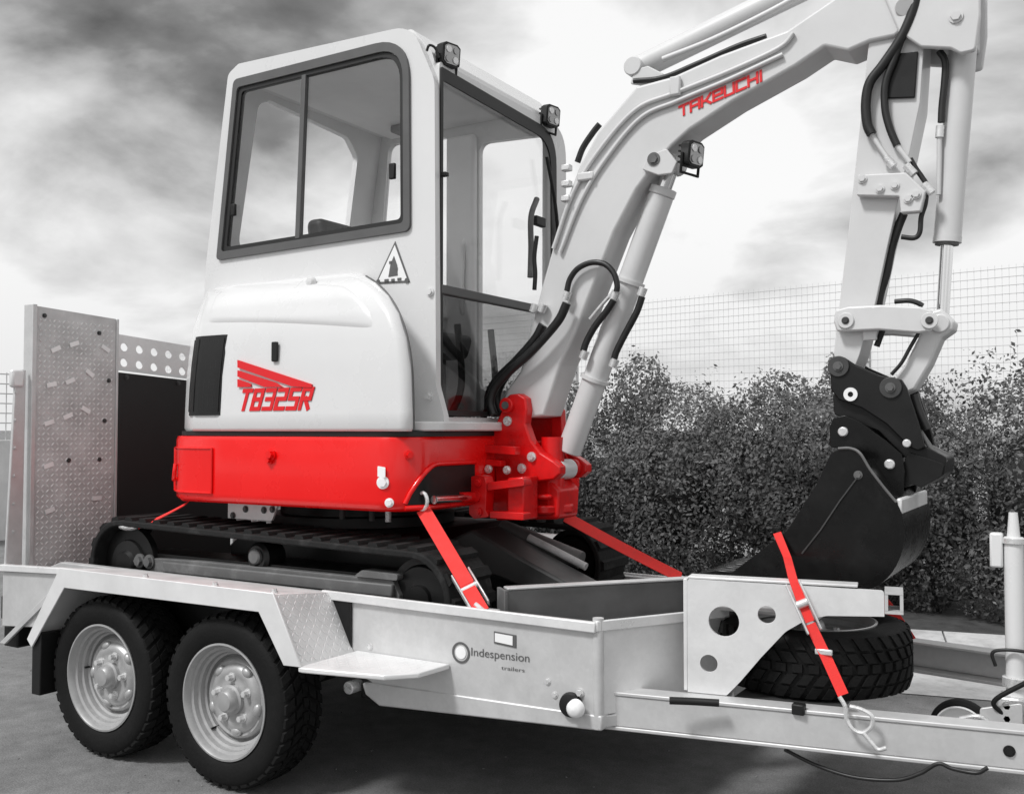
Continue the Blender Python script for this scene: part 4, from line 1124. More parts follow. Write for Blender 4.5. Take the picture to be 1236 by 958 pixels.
# black seal band round the windscreen top and left
seal = []
fs_o = rounded([(.531, 1.29), (1.43, 1.29), (1.42, 2.555), (.531, 2.578)], [.05, .12, .15, .01], 8)
fs_i = rounded([(.546, 1.31), (1.385, 1.31), (1.372, 2.505), (.546, 2.53)], [.05, .10, .13, .01], 8)
yz('windscreen_seal', fs_o, .5355, .543, FRAME2, cab, holes=[fs_i], bevel=.002)
yz('windscreen_glass', [(.547, 1.775), (1.38, 1.775), (1.375, 2.50), (.547, 2.528)], .520, .525, GLASS, cab)
yz('lower_glass', [(.547, 1.31), (1.38, 1.31), (1.38, 1.735), (.547, 1.735)], .520, .525, GLASSD, cab)
yz('windscreen_bar', [(.535, 1.738), (1.41, 1.738), (1.41, 1.772), (.535, 1.772)], .512, .5445, FRAME, cab, bevel=.004)
tube('wiper_arm', [(.56, 1.405, 2.10), (.565, 1.36, 2.25), (.56, 1.30, 2.42)], .008, BLACKP, cab, 8)
cyl('door_bar', (0.504, 0.540, 2.563), (0.509, 0.540, 1.814), .006, FRAME, cab, n=10)
box('bar_clip', (.538, .532, 2.17), (.562, .556, 2.185), BLACKP, cab, .002)
tube('grab_rail', [(0.600, 1.087, 1.864), (0.600, 1.094, 1.985), (0.600, 1.094, 2.115), (0.600, 1.143, 2.201)], .012, MGREY, cab, 10)
box('mirror_bracket', (.56, 1.17, 2.10), (.585, 1.25, 2.14), BLACKP, cab, .004)
for k_, z in enumerate((2.02, 2.10, 2.21)): box('hinge', (.50, CY1 + .001, z), (.56, CY1 + .03, z + .03), ZINC, cab, .004)
# side window: frame, two sliding panes, centre bar, latches
wf = empty('side_window', (-.05, CY0, 2.3), cab)
xz('window_frame', win_o, CY0 - .012, CY0 + .012, FRAME, wf, holes=[win_i], bevel=.005)
win_i2 = rounded([(-.508, 2.032), (.358, 2.046), (.352, 2.622), (-.432, 2.622)], [.015, .02, .10, .02], 8)
xz('window_channel', rounded([(-.554, 1.987), (.400, 2.006), (.394, 2.666), (-.468, 2.666)], [.015, .02, .12, .02], 8), CY0 - .004, CY0 + .018, FRAME2, wf, holes=[rounded([(-.532, 2.004), (.384, 2.022), (.378, 2.650), (-.450, 2.650)], [.015, .02, .11, .02], 8)])
xz('pane', [(-.534, 2.002), (-.12, 2.012), (-.10, 2.652), (-.452, 2.652)], CY0 + .001, CY0 + .004, GLASS, wf)
xz('pane', rounded([(-.145, 2.012), (.386, 2.020), (.380, 2.652), (-.120, 2.652)], [0, .02, .11, 0]), CY0 + .008, CY0 + .011, GLASS, wf)
xz('centre_bar', [(-.144, 2.000), (-.119, 2.000), (-.092, 2.655), (-.114, 2.655)], CY0 - .006, CY0 + .0155, FRAME, wf, bevel=.002)
box('latch', (.335, CY0 - .015, 2.175), (.362, CY0 + .0, 2.235), BLACKP, wf, .004)
box('latch', (-.50, CY0 - .015, 2.13), (-.475, CY0 + .0, 2.18), BLACKP, wf, .004)
xz('pane', [(p[0], p[1]) for p in qh], CY1 - .018, CY1 - .014, GLASS, cab)
xz('pane', [(p[0], p[1]) for p in dh], CY1 - .018, CY1 - .014, GLASS, cab)
# interior
box('floor', (-.60, CY0 + .032, 1.25), (.50, CY1 - .032, 1.28), MGREY, cab, .0)
box('headlining', (-.44, CY0 + .035, 2.695), (.36, CY1 - .035, 2.708), LGREY, cab, .002)
box('interior_lamp', (-.30, 1.30, 2.66), (-.14, 1.42, 2.6945), MGREY, cab, .008)
seat = empty('seat', (-.1, 1.02, 1.3), cab)
xz('cushion', rounded([(-.30, 1.55), (.18, 1.55), (.22, 1.66), (-.28, 1.64)], .04), .79, 1.25, BLACKP, seat, bevel=.03, seg=3)
xz('backrest', rounded([(-.30, 1.62), (-.19, 1.62), (-.28, 2.16), (-.38, 2.16)], .04), .80, 1.24, BLACKP, seat, bevel=.03, seg=3)
xz('seat_base', [(-.22, 1.28), (.12, 1.28), (.12, 1.55), (-.22, 1.55)], .86, 1.18, BLACKP, seat, bevel=.01)
for y in (.64,):
    xz('armrest_console', rounded([(-.25, 1.30), (.12, 1.30), (.16, 1.55), (.10, 1.62), (-.28, 1.60)], .04), y - .06, y + .06, BLACKP, cab, bevel=.02)
    tube('control_lever', [(.08, y, 1.60), (.12, y, 1.70), (.11, y, 1.78)], .016, BLACKP, cab, 10)
tube('grab_handle', [(.02, CY1 - .04, 1.78), (.02, CY1 - .08, 1.82), (.03, CY1 - .08, 2.10), (.03, CY1 - .04, 2.14)], .012, LGREY, cab, 10)
for (y, z) in ((.85, 1.33), (1.1, 1.33)):
    tube('pedal', [(.36, y, 1.28), (.42, y, 1.42), (.40, y, 1.66)], .014, BLACKP, cab, 10)
box('pillar_trim', (-.08, CY1 - .075, 1.30), (.08, CY1 - .032, 2.64), LGREY, cab, .015)
# front skirt under the windscreen and side latch
xy('front_skirt', rounded([(.30, .40), (.56, .40), (.60, .47), (.60, 1.55), (.30, 1.55)], [0, .06, .05, .05, 0], 6), 1.234, 1.268, WHITE, cab, bevel=.006)
bolt(cab, (.515, CY0 - .001, 1.36), (0, -1, 0), .014, .016, WHITE, 'latch'); bolt(cab, (.52, CY0 - .001, 1.74), (0, -1, 0), .012, .012, WHITE, 'latch')
# warning triangle
tri = [(0.264, 1.788), (0.428, 1.782), (0.358, 1.942)]
xz('warning_triangle', tri, CY0 - .0022, CY0 - .0004, MGREY, cab)
ctr = ((tri[0][0] + tri[1][0] + tri[2][0]) / 3, (tri[0][1] + tri[1][1] + tri[2][1]) / 3)
xz('triangle_face', [(ctr[0] + (p[0] - ctr[0]) * .86, ctr[1] + (p[1] - ctr[1]) * .86) for p in tri], CY0 - .0032, CY0 - .0023, WPRINT, cab)
xz('triangle_symbol', [(ctr[0] - .022, ctr[1] - .028), (ctr[0] + .022, ctr[1] - .026), (ctr[0] + .020, ctr[1] + .012), (ctr[0] + .004, ctr[1] + .05), (ctr[0] - .012, ctr[1] + .02)], CY0 - .0042, CY0 - .0033, MGREY, cab)
for p in tri[:2]: xz('triangle_mark', circ((p[0] * .82 + ctr[0] * .18, p[1] * .86 + ctr[1] * .14), .010, 14), CY0 - .0043, CY0 - .0034, PRINT, cab)
for (u_, v_, w_) in ((-.030, -.040, .020), (0.0, -.041, .016), (.030, -.040, .018), (-.012, .026, .012), (.016, .000, .012)):
    xz('triangle_mark', [(ctr[0] + u_ - w_ / 2, ctr[1] + v_ - .005), (ctr[0] + u_ + w_ / 2, ctr[1] + v_ - .005), (ctr[0] + u_ + w_ / 2, ctr[1] + v_ + .005), (ctr[0] + u_ - w_ / 2, ctr[1] + v_ + .005)], CY0 - .0052, CY0 - .0044, PRINT, cab)
# work lights
def work_light(p, d, parent, r=.045):
    wl_ = empty('work_light', p, parent)
    p, d = Vector(p), Vector(d).normalized()
    q = d.to_track_quat('Y', 'Z').to_matrix().to_4x4()
    M = Matrix.Translation(p) @ q
    bm = bmesh.new()
    pr_ = rounded([(-r, -r * .75), (-r * .62, -r), (r * .62, -r), (r, -r * .75), (r, r * .75), (r * .62, r), (-r * .62, r), (-r, r * .75)], r * .1, 2)
    plate_bm(bm, pr_, None, (0, -.012, 0), (1, 0, 0), (0, 0, 1), (0, .036, 0))
    bmesh.ops.transform(bm, matrix=M, verts=bm.verts[:])
    bmdone('lamp_housing', bm, BLACKP, wl_, bevel=.004)
    for i in range(4):
        box('cooling_fin', (-r * .8, -.03, -r * .7 + i * r * .42), (r * .8, -.0125, -r * .7 + i * r * .42 + r * .14), BLACKP, wl_, .0, M)
    bm = bmesh.new(); plate_bm(bm, [(x * .8, z * .8) for (x, z) in pr_], None, (0, .0242, 0), (1, 0, 0), (0, 0, 1), (0, .003, 0))
    bmesh.ops.transform(bm, matrix=M, verts=bm.verts[:])
    bmdone('lens', bm, LENS, wl_)
    for (a_, b_) in ((-.4, .4), (.4, .4), (-.4, -.4), (.4, -.4)):
        bm = bmesh.new(); cyl_bm(bm, (a_ * r, .0273, b_ * r), (a_ * r, .031, b_ * r), r * .28, n=14)
        bmesh.ops.transform(bm, matrix=M, verts=bm.verts[:]); bmdone('reflector_cup', bm, MARKER if a_ * b_ > 0 else LENS, wl_)
    tube('bracket', [p + q @ Vector((-r * 1.1, 0, 0)), p + q @ Vector((-r * 1.1, 0, -r * 1.5)), p + q @ Vector((r * 1.1, 0, -r * 1.5)), p + q @ Vector((r * 1.1, 0, 0))], .006, BLACKP, wl_, 8, False)
    return wl_
work_light((0.530, 0.589, 2.637), (1, -.25, -.1), cab, .044)
work_light((0.550, 1.341, 2.609), (1, -.2, -.1), cab, .046)
tube('lamp_wire', [(0.500, 0.499, 2.632), (0.510, 0.501, 2.652), (0.520, 0.523, 2.648), (0.530, 0.536, 2.613)], .005, HOSE, cab, 8)

# swing bracket -------------------------------------------------------------
sb = empty('swing_bracket', (.75, YC, .9), EX)
BY0 = .865
near_plate = [(0.601, 1.318), (0.609, 1.356), (0.635, 1.375), (0.676, 1.378), (0.706, 1.361), (0.713, 1.316), (0.706, 1.259), (0.732, 1.196), (0.772, 1.152), (0.829, 1.121), (0.858, 1.100), (0.858, 1.072), (0.829, 1.049), (0.728, 1.037), (0.706, 1.017), (0.698, 0.941), (0.706, 0.909), (0.684, 0.893), (0.578, 0.884), (0.556, 0.903), (0.555, 0.974), (0.571, 1.026), (0.567, 1.084), (0.548, 1.142), (0.532, 1.181), (0.563, 1.247)]
xz('cheek_plate', rounded(near_plate, .008, 3), BY0, BY0 + .05, REDCAST, sb, bevel=.008)
far_plate = [(p[0], p[1]) for p in near_plate[:18]] + [near_plate[-1]]
xz('cheek_plate', rounded([(p[0], p[1]) for p in near_plate], .008, 3), 2 * YC - BY0 - .05, 2 * YC - BY0, REDCAST, sb, bevel=.008)
mid = [(0.544, 1.062), (0.696, 1.066), (0.792, 1.043), (0.828, 1.006), (0.821, 0.895), (0.544, 0.882)]
xz('centre_casting', rounded(mid, .02, 4), BY0 + .051, 2 * YC - BY0 - .051, REDCAST, sb, bevel=.01)
# kingpin lugs reaching back to the house
for (za, zb) in ((1.145, 1.195), (.915, .950)):
    xr = .74 if za > 1.1 else .84
    xy('kingpin_lug', rounded([(.57, .87), (xr - .05, .87), (xr, 1.0), (xr - .05, 1.13), (.57, 1.13)], .04), za, zb, REDCAST, sb, bevel=.008)
for (za, zb) in ((1.060, 1.085), (.972, .992)):
    xy('house_lug', rounded([(.55, .872), (.80, .872), (.80, 1.13), (.55, 1.13)], .04), za, zb, REDCAST, sb, bevel=.008)
cyl('kingpin', (.775, YC - .04, .905), (.775, YC - .04, 1.21), .045, REDCAST, sb, n=24)
# clevis for the swing ram
ey = (0.590, 0.700, 0.988)
for pts in ([(0.556, 1.059), (0.593, 1.069), (0.626, 1.063), (0.634, 1.036), (0.630, 0.937), (0.645, 0.913), (0.579, 0.904), (0.556, 0.921)], [(0.638, 1.042), (0.795, 1.061), (0.799, 1.034), (0.638, 1.011)], [(0.649, 0.935), (0.795, 0.935), (0.795, 0.908), (0.649, 0.910)]):
    xz('ram_clevis', rounded(pts, .006, 3), .70, .755, REDCAST, sb, bevel=.006)
xz('clevis_web', [(0.691, 1.057), (0.763, 1.064), (0.763, 0.902), (0.691, 0.898)], .7555, .8645, REDCAST, sb, bevel=.006)
for pts in ([(0.512, 1.182), (0.700, 1.174), (0.700, 1.143), (0.512, 1.153)], [(0.543, 1.128), (0.634, 1.120), (0.634, 1.097), (0.543, 1.105)]):
    xz('house_rib', rounded(pts, .004, 3), .80, .84, REDCAST, sb, bevel=.004)
for p in [(0.581, 0.800, 1.087), (0.664, 0.800, 1.085)]: bolt(sb, p, (0, -1, 0), .012, .012)
cyl('clevis_pin', (ey[0], .692, ey[2]), (ey[0], .76, ey[2]), .020, REDCAST, sb, n=18)
for p in [(0.600, 0.695, 1.041), (0.600, 0.695, 0.930)]: bolt(sb, p, (0, -1, 0), .012, .010, REDCAST)
# foot pins and bolts
fp = (0.628, 0.865, 1.333)
cyl('boom_pin', (fp[0], BY0 - .018, fp[2]), (fp[0], 2 * YC - BY0 + .018, fp[2]), .030, REDCAST, sb, n=24, bevel=.004)
cyl('pin_end', (fp[0], BY0 - .024, fp[2]), (fp[0], BY0 - .0185, fp[2]), .015, MGREY, sb, n=16)
for p in [(0.628, 0.864, 1.272), (0.692, 0.864, 1.090), (0.736, 0.864, 1.135)]:
    bolt(sb, p, (0, -1, 0), .014, .014)
# cross tube carrying the boom ram, in front
rp0 = (0.803, 0.880, 1.089)
cyl('ram_pin_boss', (rp0[0], BY0 + .01, rp0[2]), (rp0[0], YC - .058, rp0[2]), .034, REDCAST, sb, n=24, bevel=.006)
cyl('ram_pin_boss', (rp0[0], YC + .058, rp0[2]), (rp0[0], 2 * YC - BY0 - .01, rp0[2]), .034, REDCAST, sb, n=24, bevel=.006)
cyl('ram_pin', (rp0[0], BY0 + .03, rp0[2]), (rp0[0], 2 * YC - BY0 - .03, rp0[2]), .018, ZINC, sb, n=18)
xz('rear_horn', rounded([(0.713, 1.101), (0.706, 1.300), (0.728, 1.339), (0.751, 1.316), (0.758, 1.168), (0.788, 1.102)], .01), 1.07, 1.11, REDCAST, sb, bevel=.006)
for k_ in range(3):
    xz('casting_rib', [(0.708, 1.022), (0.723, 1.022), (0.722, 0.901), (0.708, 0.901)], .905 - .0 + .05 * k_, .915 + .05 * k_, REDCAST, sb) if k_ == 9 else None

# boom ------------------------------------------------------------------------
boom = empty('boom', fp, EX)
boom_pts = [(0.573, 1.345), (0.596, 1.397), (0.657, 1.470), (0.702, 1.621), (0.754, 1.796), (0.806, 1.953), (0.861, 2.113), (0.914, 2.234), (0.999, 2.364), (1.156, 2.507), (1.299, 2.517), (1.480, 2.561), (1.714, 2.600), (1.853, 2.666), (2.000, 2.743), (2.127, 2.750), (2.182, 2.651), (2.137, 2.554), (2.061, 2.506), (1.984, 2.505), (1.913, 2.487), (1.838, 2.518), (1.741, 2.470), (1.524, 2.388), (1.361, 2.311), (1.294, 2.264), (1.226, 2.201), (1.154, 2.122), (1.063, 1.974), (0.976, 1.779), (0.899, 1.605), (0.834, 1.487), (0.791, 1.367), (0.761, 1.291), (0.702, 1.285), (0.634, 1.292)]
xz('boom_body', rounded(boom_pts, .012, 3), .91, 1.062, WHITE2, boom, bevel=.014, seg=3)
# ram mounting ears near the elbow
ear = [(1.182, 2.189), (1.211, 2.237), (1.279, 2.252), (1.320, 2.197), (1.301, 2.158), (1.247, 2.159)]
xz('ram_ear', rounded(ear, .01), .893, .909, WHITE2, boom, bevel=.004)
bolt(boom, (1.231, 0.892, 2.220), (0, -1, 0), .018, .010, MGREY)
# boom ram: barrel, gland, rod, ends
f0, f1 = Vector((0.796, 1.000, 1.084)), Vector((1.261, 1.000, 2.223))
ax = f1 - f0
cyl('ram_barrel', f0 + ax * .06, f0 + ax * .90, .048, WHITE2, boom, n=32, bevel=.004)
cyl('ram_gland', f0 + ax * .90, f0 + ax * .925, .051, WHITE2, boom, n=32, bevel=.004)
cyl('ram_rod', f0 + ax * .925, f0 + ax * .97, .030, CHROME, boom, n=24)
cyl('ram_eye', f0 + Vector((0, -.055, 0)), f0 + Vector((0, .055, 0)), .040, WHITE2, boom, n=24, bevel=.004)
cyl('ram_eye', f1 + Vector((0, -.06, 0)), f1 + Vector((0, .06, 0)), .036, WHITE2, boom, n=24, bevel=.004)
for t_ in (.30, .62): cyl('port_clip', f0 + ax * t_ + Vector((.0, -.0, 0)), f0 + ax * (t_ + .012), .058, WHITE2, boom, n=24)
# arm ram lying along the top of the boom
a0, a1 = Vector((1.130, 1.000, 2.595)), Vector((1.791, 1.000, 2.772))
aa = a1 - a0
up_ = Vector((-.35, 0, .94)) * .012
cyl('arm_ram_barrel', a0 + up_, a0 + aa * 1.0 + up_, .046, WHITE2, boom, n=32, bevel=.005)
cyl('arm_ram_eye', a0 + Vector((0, -.07, 0)), a0 + Vector((0, .07, 0)), .036, WHITE2, boom, n=24, bevel=.004)
xz('arm_ram_bracket', rounded([(1.118, 2.529), (1.138, 2.581), (1.191, 2.584), (1.256, 2.541), (1.224, 2.498)], .01), .935, .947, WHITE2, boom, bevel=.004)
tube('return_pipe', [(1.251, 0.935, 2.596), (1.441, 0.935, 2.630), (1.650, 0.935, 2.686), (1.793, 0.935, 2.735)], .011, WHITE2, boom, 10)
tube('black_hose', [(1.139, 0.925, 2.533), (1.254, 0.925, 2.524), (1.382, 0.925, 2.549), (1.535, 0.925, 2.584), (1.638, 0.925, 2.598)], .010, HOSE, boom, 10)
# steel pipes along the near face
tube('side_pipe', [(0.811, 0.900, 1.934), (0.898, 0.900, 2.142), (1.017, 0.900, 2.296), (1.160, 0.900, 2.417), (1.312, 0.900, 2.451), (1.513, 0.900, 2.492), (1.688, 0.900, 2.539), (1.739, 0.900, 2.580)], .008, WHITE2, boom, 10)
tube('side_pipe', [(0.840, 0.900, 1.916), (0.933, 0.900, 2.112), (1.045, 0.900, 2.261), (1.179, 0.900, 2.383), (1.322, 0.900, 2.420), (1.513, 0.900, 2.463), (1.702, 0.900, 2.514)], .008, WHITE2, boom, 10)
for (x_, y_, a_) in ((705,213,0), (813,104,0)):
    pass
box('pipe_clamp', tuple(np.array((0.954, 0.895, 2.194)) - (.035, .008, .016)), tuple(np.array((0.954, 0.895, 2.194)) + (.035, .012, .016)), WHITE2, boom, .006)
box('pipe_clamp', tuple(np.array((1.314, 0.895, 2.474)) - (.02, .008, .035)), tuple(np.array((1.314, 0.895, 2.474)) + (.02, .012, .035)), WHITE2, boom, .006)
for p in [(0.870, 0.900, 2.238), (0.870, 0.900, 2.177), (0.869, 0.900, 2.120)]: box('hose_union', tuple(np.array(p) - (.018, .016, .012)), tuple(np.array(p) + (.018, .016, .012)), ZINC, boom, .004)
tube('black_hose', [(0.890, 0.950, 2.269), (0.915, 0.950, 2.323), (0.958, 0.950, 2.375), (0.986, 0.950, 2.402)], .012, HOSE, boom, 10)
# hoses from the house up on to the boom
tube('supply_hose', [(0.566, 0.860, 1.298), (0.551, 0.860, 1.344), (0.570, 0.860, 1.402), (0.638, 0.860, 1.465), (0.731, 0.860, 1.533), (0.811, 0.860, 1.605), (0.861, 0.860, 1.659), (0.890, 0.860, 1.714)], .017, HOSE, boom, 12)
tube('supply_hose', [(0.518, 0.900, 1.306), (0.517, 0.900, 1.372), (0.556, 0.900, 1.437), (0.640, 0.900, 1.506), (0.727, 0.900, 1.587), (0.764, 0.900, 1.643)], .017, HOSE, boom, 12)
tube('supply_hose', [(0.547, 0.940, 1.306), (0.531, 0.940, 1.373), (0.570, 0.940, 1.448), (0.655, 0.940, 1.528), (0.722, 0.940, 1.606)], .016, HOSE, boom, 12)
tube('loop_hose', [(0.877, 0.885, 1.762), (0.891, 0.885, 1.808), (0.926, 0.885, 1.846), (0.982, 0.885, 1.863), (1.037, 0.885, 1.852), (1.074, 0.885, 1.815), (1.087, 0.885, 1.771), (1.084, 0.885, 1.747)], .011, HOSE, boom, 12)
tube('ram_hose', [(1.052, 0.930, 1.723), (1.021, 0.930, 1.682), (0.973, 0.930, 1.628), (0.938, 0.930, 1.573), (0.924, 0.930, 1.536)], .013, HOSE, boom, 12)
tube('ram_hose', [(1.158, 0.950, 1.731), (1.134, 0.950, 1.671), (1.087, 0.950, 1.593), (1.053, 0.950, 1.532), (1.042, 0.950, 1.501)], .013, HOSE, boom, 12)
tube('steel_pipe', [(1.053, 0.930, 1.754), (1.008, 0.930, 1.714), (0.952, 0.930, 1.657)], .007, ZINC, boom, 10)
for (p, dv) in (((0.877, 0.885, 1.746), .5), ((1.070, 0.900, 1.737), .5), ((1.158, 0.950, 1.749), .3), ((0.927, 0.930, 1.523), .3), ((1.042, 0.950, 1.489), .3), ((0.769, 0.890, 1.706), .2), ((0.732, 0.890, 1.708), .2)):
    p = Vector(p); d_ = Vector((.4, 0, .9)).normalized()
    cyl('hose_fitting', p - d_ * .016, p + d_ * .016, .016, ZINC, boom, n=12)
tube('cable', [(0.687, 0.970, 1.792), (0.691, 0.970, 1.858), (0.687, 0.970, 1.924), (0.698, 0.970, 2.006)], .009, HOSE, boom, 8)
work_light((1.359, 0.930, 2.226), (1, -.28, -.12), boom, .046)
# maker's name along the boom
n0, n1 = Vector((1.326, 0.905, 2.366)), Vector((1.660, 0.905, 2.449))
nu = (n1 - n0); NL = nu.length; nu.normalize(); nv = Vector((-nu.z, 0, nu.x))
block_text('boom_lettering', 'TAKEUCHI', (n0.x, .9085, n0.z), nu, nv, (0, -1, 0), NL * .98, .033, DECAL, boom, shear=.22, thick=.26, gap=.34)

# arm -----------------------------------------------------------------------------
arm = empty('arm', (2.060, 0.920, 2.575), EX)
arm_pts = [(2.016, 2.721), (1.988, 2.590), (1.974, 2.478), (1.942, 2.200), (1.907, 1.903), (1.872, 1.631), (1.855, 1.495), (1.860, 1.453), (1.886, 1.431), (1.918, 1.435), (1.937, 1.483), (1.956, 1.553), (1.988, 1.648), (2.026, 1.823), (2.068, 2.001), (2.100, 2.131), (2.132, 2.281), (2.144, 2.444), (2.161, 2.660)]
xz('arm_body', rounded(arm_pts, .01, 3), .925, 1.075, WHITE2, arm, bevel=.012, seg=3)
head = [(2.030, 2.794), (2.023, 2.659), (2.075, 2.512), (2.141, 2.450), (2.228, 2.428), (2.256, 2.406), (2.299, 2.408), (2.314, 2.514), (2.316, 2.669), (2.214, 2.827)]
for (y0, y1) in ((.895, .918), (1.082, 1.105)):
    xz('head_plate', rounded(head, .015, 3), y0, y1, WHITE2, arm, bevel=.006)
xz('head_block', rounded([(2.157, 2.688), (2.154, 2.501), (2.207, 2.463), (2.293, 2.456), (2.301, 2.679)], .01), .9185, 1.0815, WHITE2, arm, bevel=.006)
xz('shadow_gap', [(2.042, 2.452), (2.130, 2.445), (2.118, 2.298), (2.032, 2.310)], .914, .9245, BLACK, arm, bevel=.003)  # black plate on the arm face, painting the shaded gap under the head
cyl('boom_arm_pin', (2.096, 0.885, 2.586), (2.095, 0.895, 2.590), .030, WHITE2, arm, n=24, bevel=.003)
bolt(arm, (2.245, 0.894, 2.525), (0, -1, 0), .016, .012, WHITE2)
# bucket ram
c0, c1, c2 = Vector((2.253, 1.000, 2.475)), Vector((2.196, 1.000, 1.838)), Vector((2.178, 1.000, 1.575))
cyl('bucket_ram_barrel', c0, c1, .042, WHITE2, arm, n=32, bevel=.004)
cyl('bucket_ram_gland', c1 - (c1 - c0) * .03, c1 + (c1 - c0) * .0, .0435, WHITE2, arm, n=32)
cyl('gland_seal', c1, c1 + (c1 - c0) * .012, .036, MGREY, arm, n=24)
cyl('bucket_ram_rod', c1, c2, .020, CHROME, arm, n=24)
cyl('bucket_ram_eye', c2 + Vector((0, -.058, 0)), c2 + Vector((0, .058, 0)), .030, WHITE2, arm, n=24, bevel=.004)
tube('ram_hose', [(2.188, 0.955, 2.447), (2.204, 0.955, 2.409), (2.201, 0.955, 2.343), (2.193, 0.955, 2.269), (2.190, 0.955, 2.217)], .011, HOSE, arm, 10)
cyl('hose_fitting', (2.187, 0.955, 2.206), (2.184, 0.955, 2.169), .013, ZINC, arm, n=12)
tube('ram_pipe', [(2.184, 0.955, 2.169), (2.183, 0.955, 2.106), (2.179, 0.955, 1.986)], .008, WHITE2, arm, 8)
for yy_ in (180, 200): pass
# hoses down the arm
tube('arm_hose', [(2.135, 0.900, 2.658), (2.121, 0.900, 2.581), (2.083, 0.900, 2.495), (2.026, 0.900, 2.417), (1.984, 0.900, 2.365), (1.971, 0.900, 2.300), (1.975, 0.900, 2.231), (1.988, 0.900, 2.196)], .016, HOSE, arm, 12)
tube('arm_hose', [(2.097, 0.905, 2.534), (2.061, 0.905, 2.434), (2.032, 0.905, 2.358), (2.029, 0.905, 2.278), (2.043, 0.905, 2.208), (2.065, 0.905, 2.148)], .012, HOSE, arm, 12)
tube('arm_pipe', [(1.987, 0.905, 2.198), (2.012, 0.905, 2.151), (2.037, 0.905, 2.109)], .008, WHITE2, arm, 8)
tube('arm_pipe', [(2.065, 0.905, 2.148), (2.087, 0.905, 2.113), (2.102, 0.905, 2.089)], .008, WHITE2, arm, 8)
tube('cross_hose', [(2.102, 0.920, 2.104), (2.119, 0.920, 2.069), (2.136, 0.920, 2.040), (2.148, 0.920, 2.012), (2.145, 0.920, 1.957), (2.132, 0.920, 1.914), (2.127, 0.920, 1.866), (2.111, 0.920, 1.849), (2.072, 0.920, 1.856)], .008, HOSE, arm, 10)
tube('back_hose', [(2.073, 0.960, 1.938), (2.055, 0.960, 1.894), (2.034, 0.960, 1.828), (2.017, 0.960, 1.748), (1.999, 0.960, 1.690), (1.990, 0.960, 1.647)], .014, HOSE, arm, 10)
tube('back_hose', [(2.005, 0.960, 1.570), (1.994, 0.960, 1.538), (1.984, 0.960, 1.511)], .010, HOSE, arm, 10)
vb = [(1.945, 0.900, 2.067), (2.083, 0.900, 2.059), (2.082, 0.900, 1.985), (1.939, 0.900, 2.002)]
xz('valve_block', rounded([(1.945, 2.067), (2.092, 2.055), (2.151, 1.987), (2.135, 1.925), (2.076, 1.927), (2.072, 1.980), (1.941, 1.999)], .006), .888, .924, WHITE2, arm, bevel=.005)
for p in [(1.960, 0.887, 2.051), (2.014, 0.887, 2.012), (2.059, 0.887, 2.017), (2.099, 0.887, 1.969), (2.123, 0.887, 1.980)]: bolt(arm, p, (0, -1, 0), .011, .010, WHITE2)
for p in [(2.042, 0.905, 2.098), (2.104, 0.905, 2.065), (2.155, 0.905, 1.998)]: cyl('hose_fitting', Vector(p) + Vector((-.012, 0, .016)), Vector(p) + Vector((.012, 0, -.016)), .013, ZINC, arm, n=12)
# tipping links
for y in (.885, 1.09):
    xz('tipping_link', rounded([(1.870, 1.630), (1.912, 1.639), (2.010, 1.638), (2.129, 1.625), (2.163, 1.612), (2.177, 1.575), (2.157, 1.545), (2.123, 1.542), (2.004, 1.558), (1.911, 1.558), (1.874, 1.559), (1.864, 1.593)], .012, 3), y, y + .028, WHITE2, arm, bevel=.006)
for p in [(1.904, 0.884, 1.593), (2.158, 0.884, 1.579)]:
    cyl('link_pin', p, tuple(np.array(p) - (0, .006, 0)), .026, WHITE2, arm, n=24, bevel=.002)
    bolt(arm, tuple(np.array(p) - (0, .006, 0)), (0, -1, 0), .009, .006, DGREY)
hp = Vector((2.138, 1.000, 1.591)); hq = Vector((2.037, 1.000, 1.365))
xz('bucket_link', rounded([(2.124, 1.611), (2.183, 1.623), (2.221, 1.579), (2.216, 1.553), (2.181, 1.528), (2.146, 1.445), (2.101, 1.367), (2.055, 1.347), (2.025, 1.358), (2.030, 1.390), (2.072, 1.448), (2.118, 1.542)], .012, 3), .95, 1.05, WHITE2, arm, bevel=.008)
tube('link_hose', [(2.118, 0.930, 1.546), (2.091, 0.930, 1.499), (2.065, 0.930, 1.452), (2.034, 0.930, 1.416)], .006, HOSE, arm, 8)
tube('link_hose', [(2.047, 0.930, 1.651), (2.088, 0.930, 1.651), (2.112, 0.930, 1.644), (2.132, 0.930, 1.632)], .008, HOSE, arm, 8)
box('grease_block', tuple(np.array((1.972, 0.915, 1.546)) - (.022, .006, .018)), tuple(np.array((1.972, 0.915, 1.546)) + (.022, .009, .018)), WHITE2, arm, .004)

# quick hitch ---------------------------------------------------------------------
hitch = empty('quick_hitch', (1.922, 0.900, 1.369), EX)
hp_ = [(1.850, 1.463), (1.863, 1.476), (1.895, 1.475), (1.931, 1.449), (2.002, 1.415), (2.072, 1.397), (2.087, 1.371), (2.110, 1.297), (2.129, 1.230), (2.138, 1.183), (2.118, 1.173), (2.094, 1.183), (2.026, 1.256), (1.950, 1.309), (1.877, 1.337), (1.854, 1.370)]
for y in (.885, 1.095): xz('hitch_plate', rounded(hp_, .008, 3), y, y + .022, DGREY if False else BLACK, hitch, bevel=.004)
hp2 = [(1.853, 1.360), (1.921, 1.348), (2.023, 1.272), (2.126, 1.193), (2.198, 1.153), (2.192, 1.101), (2.144, 1.074), (2.096, 1.130), (1.997, 1.235), (1.858, 1.289)]
xz('hitch_body', rounded(hp2, .012, 3), .9075, 1.0925, BLACK, hitch, bevel=.006)
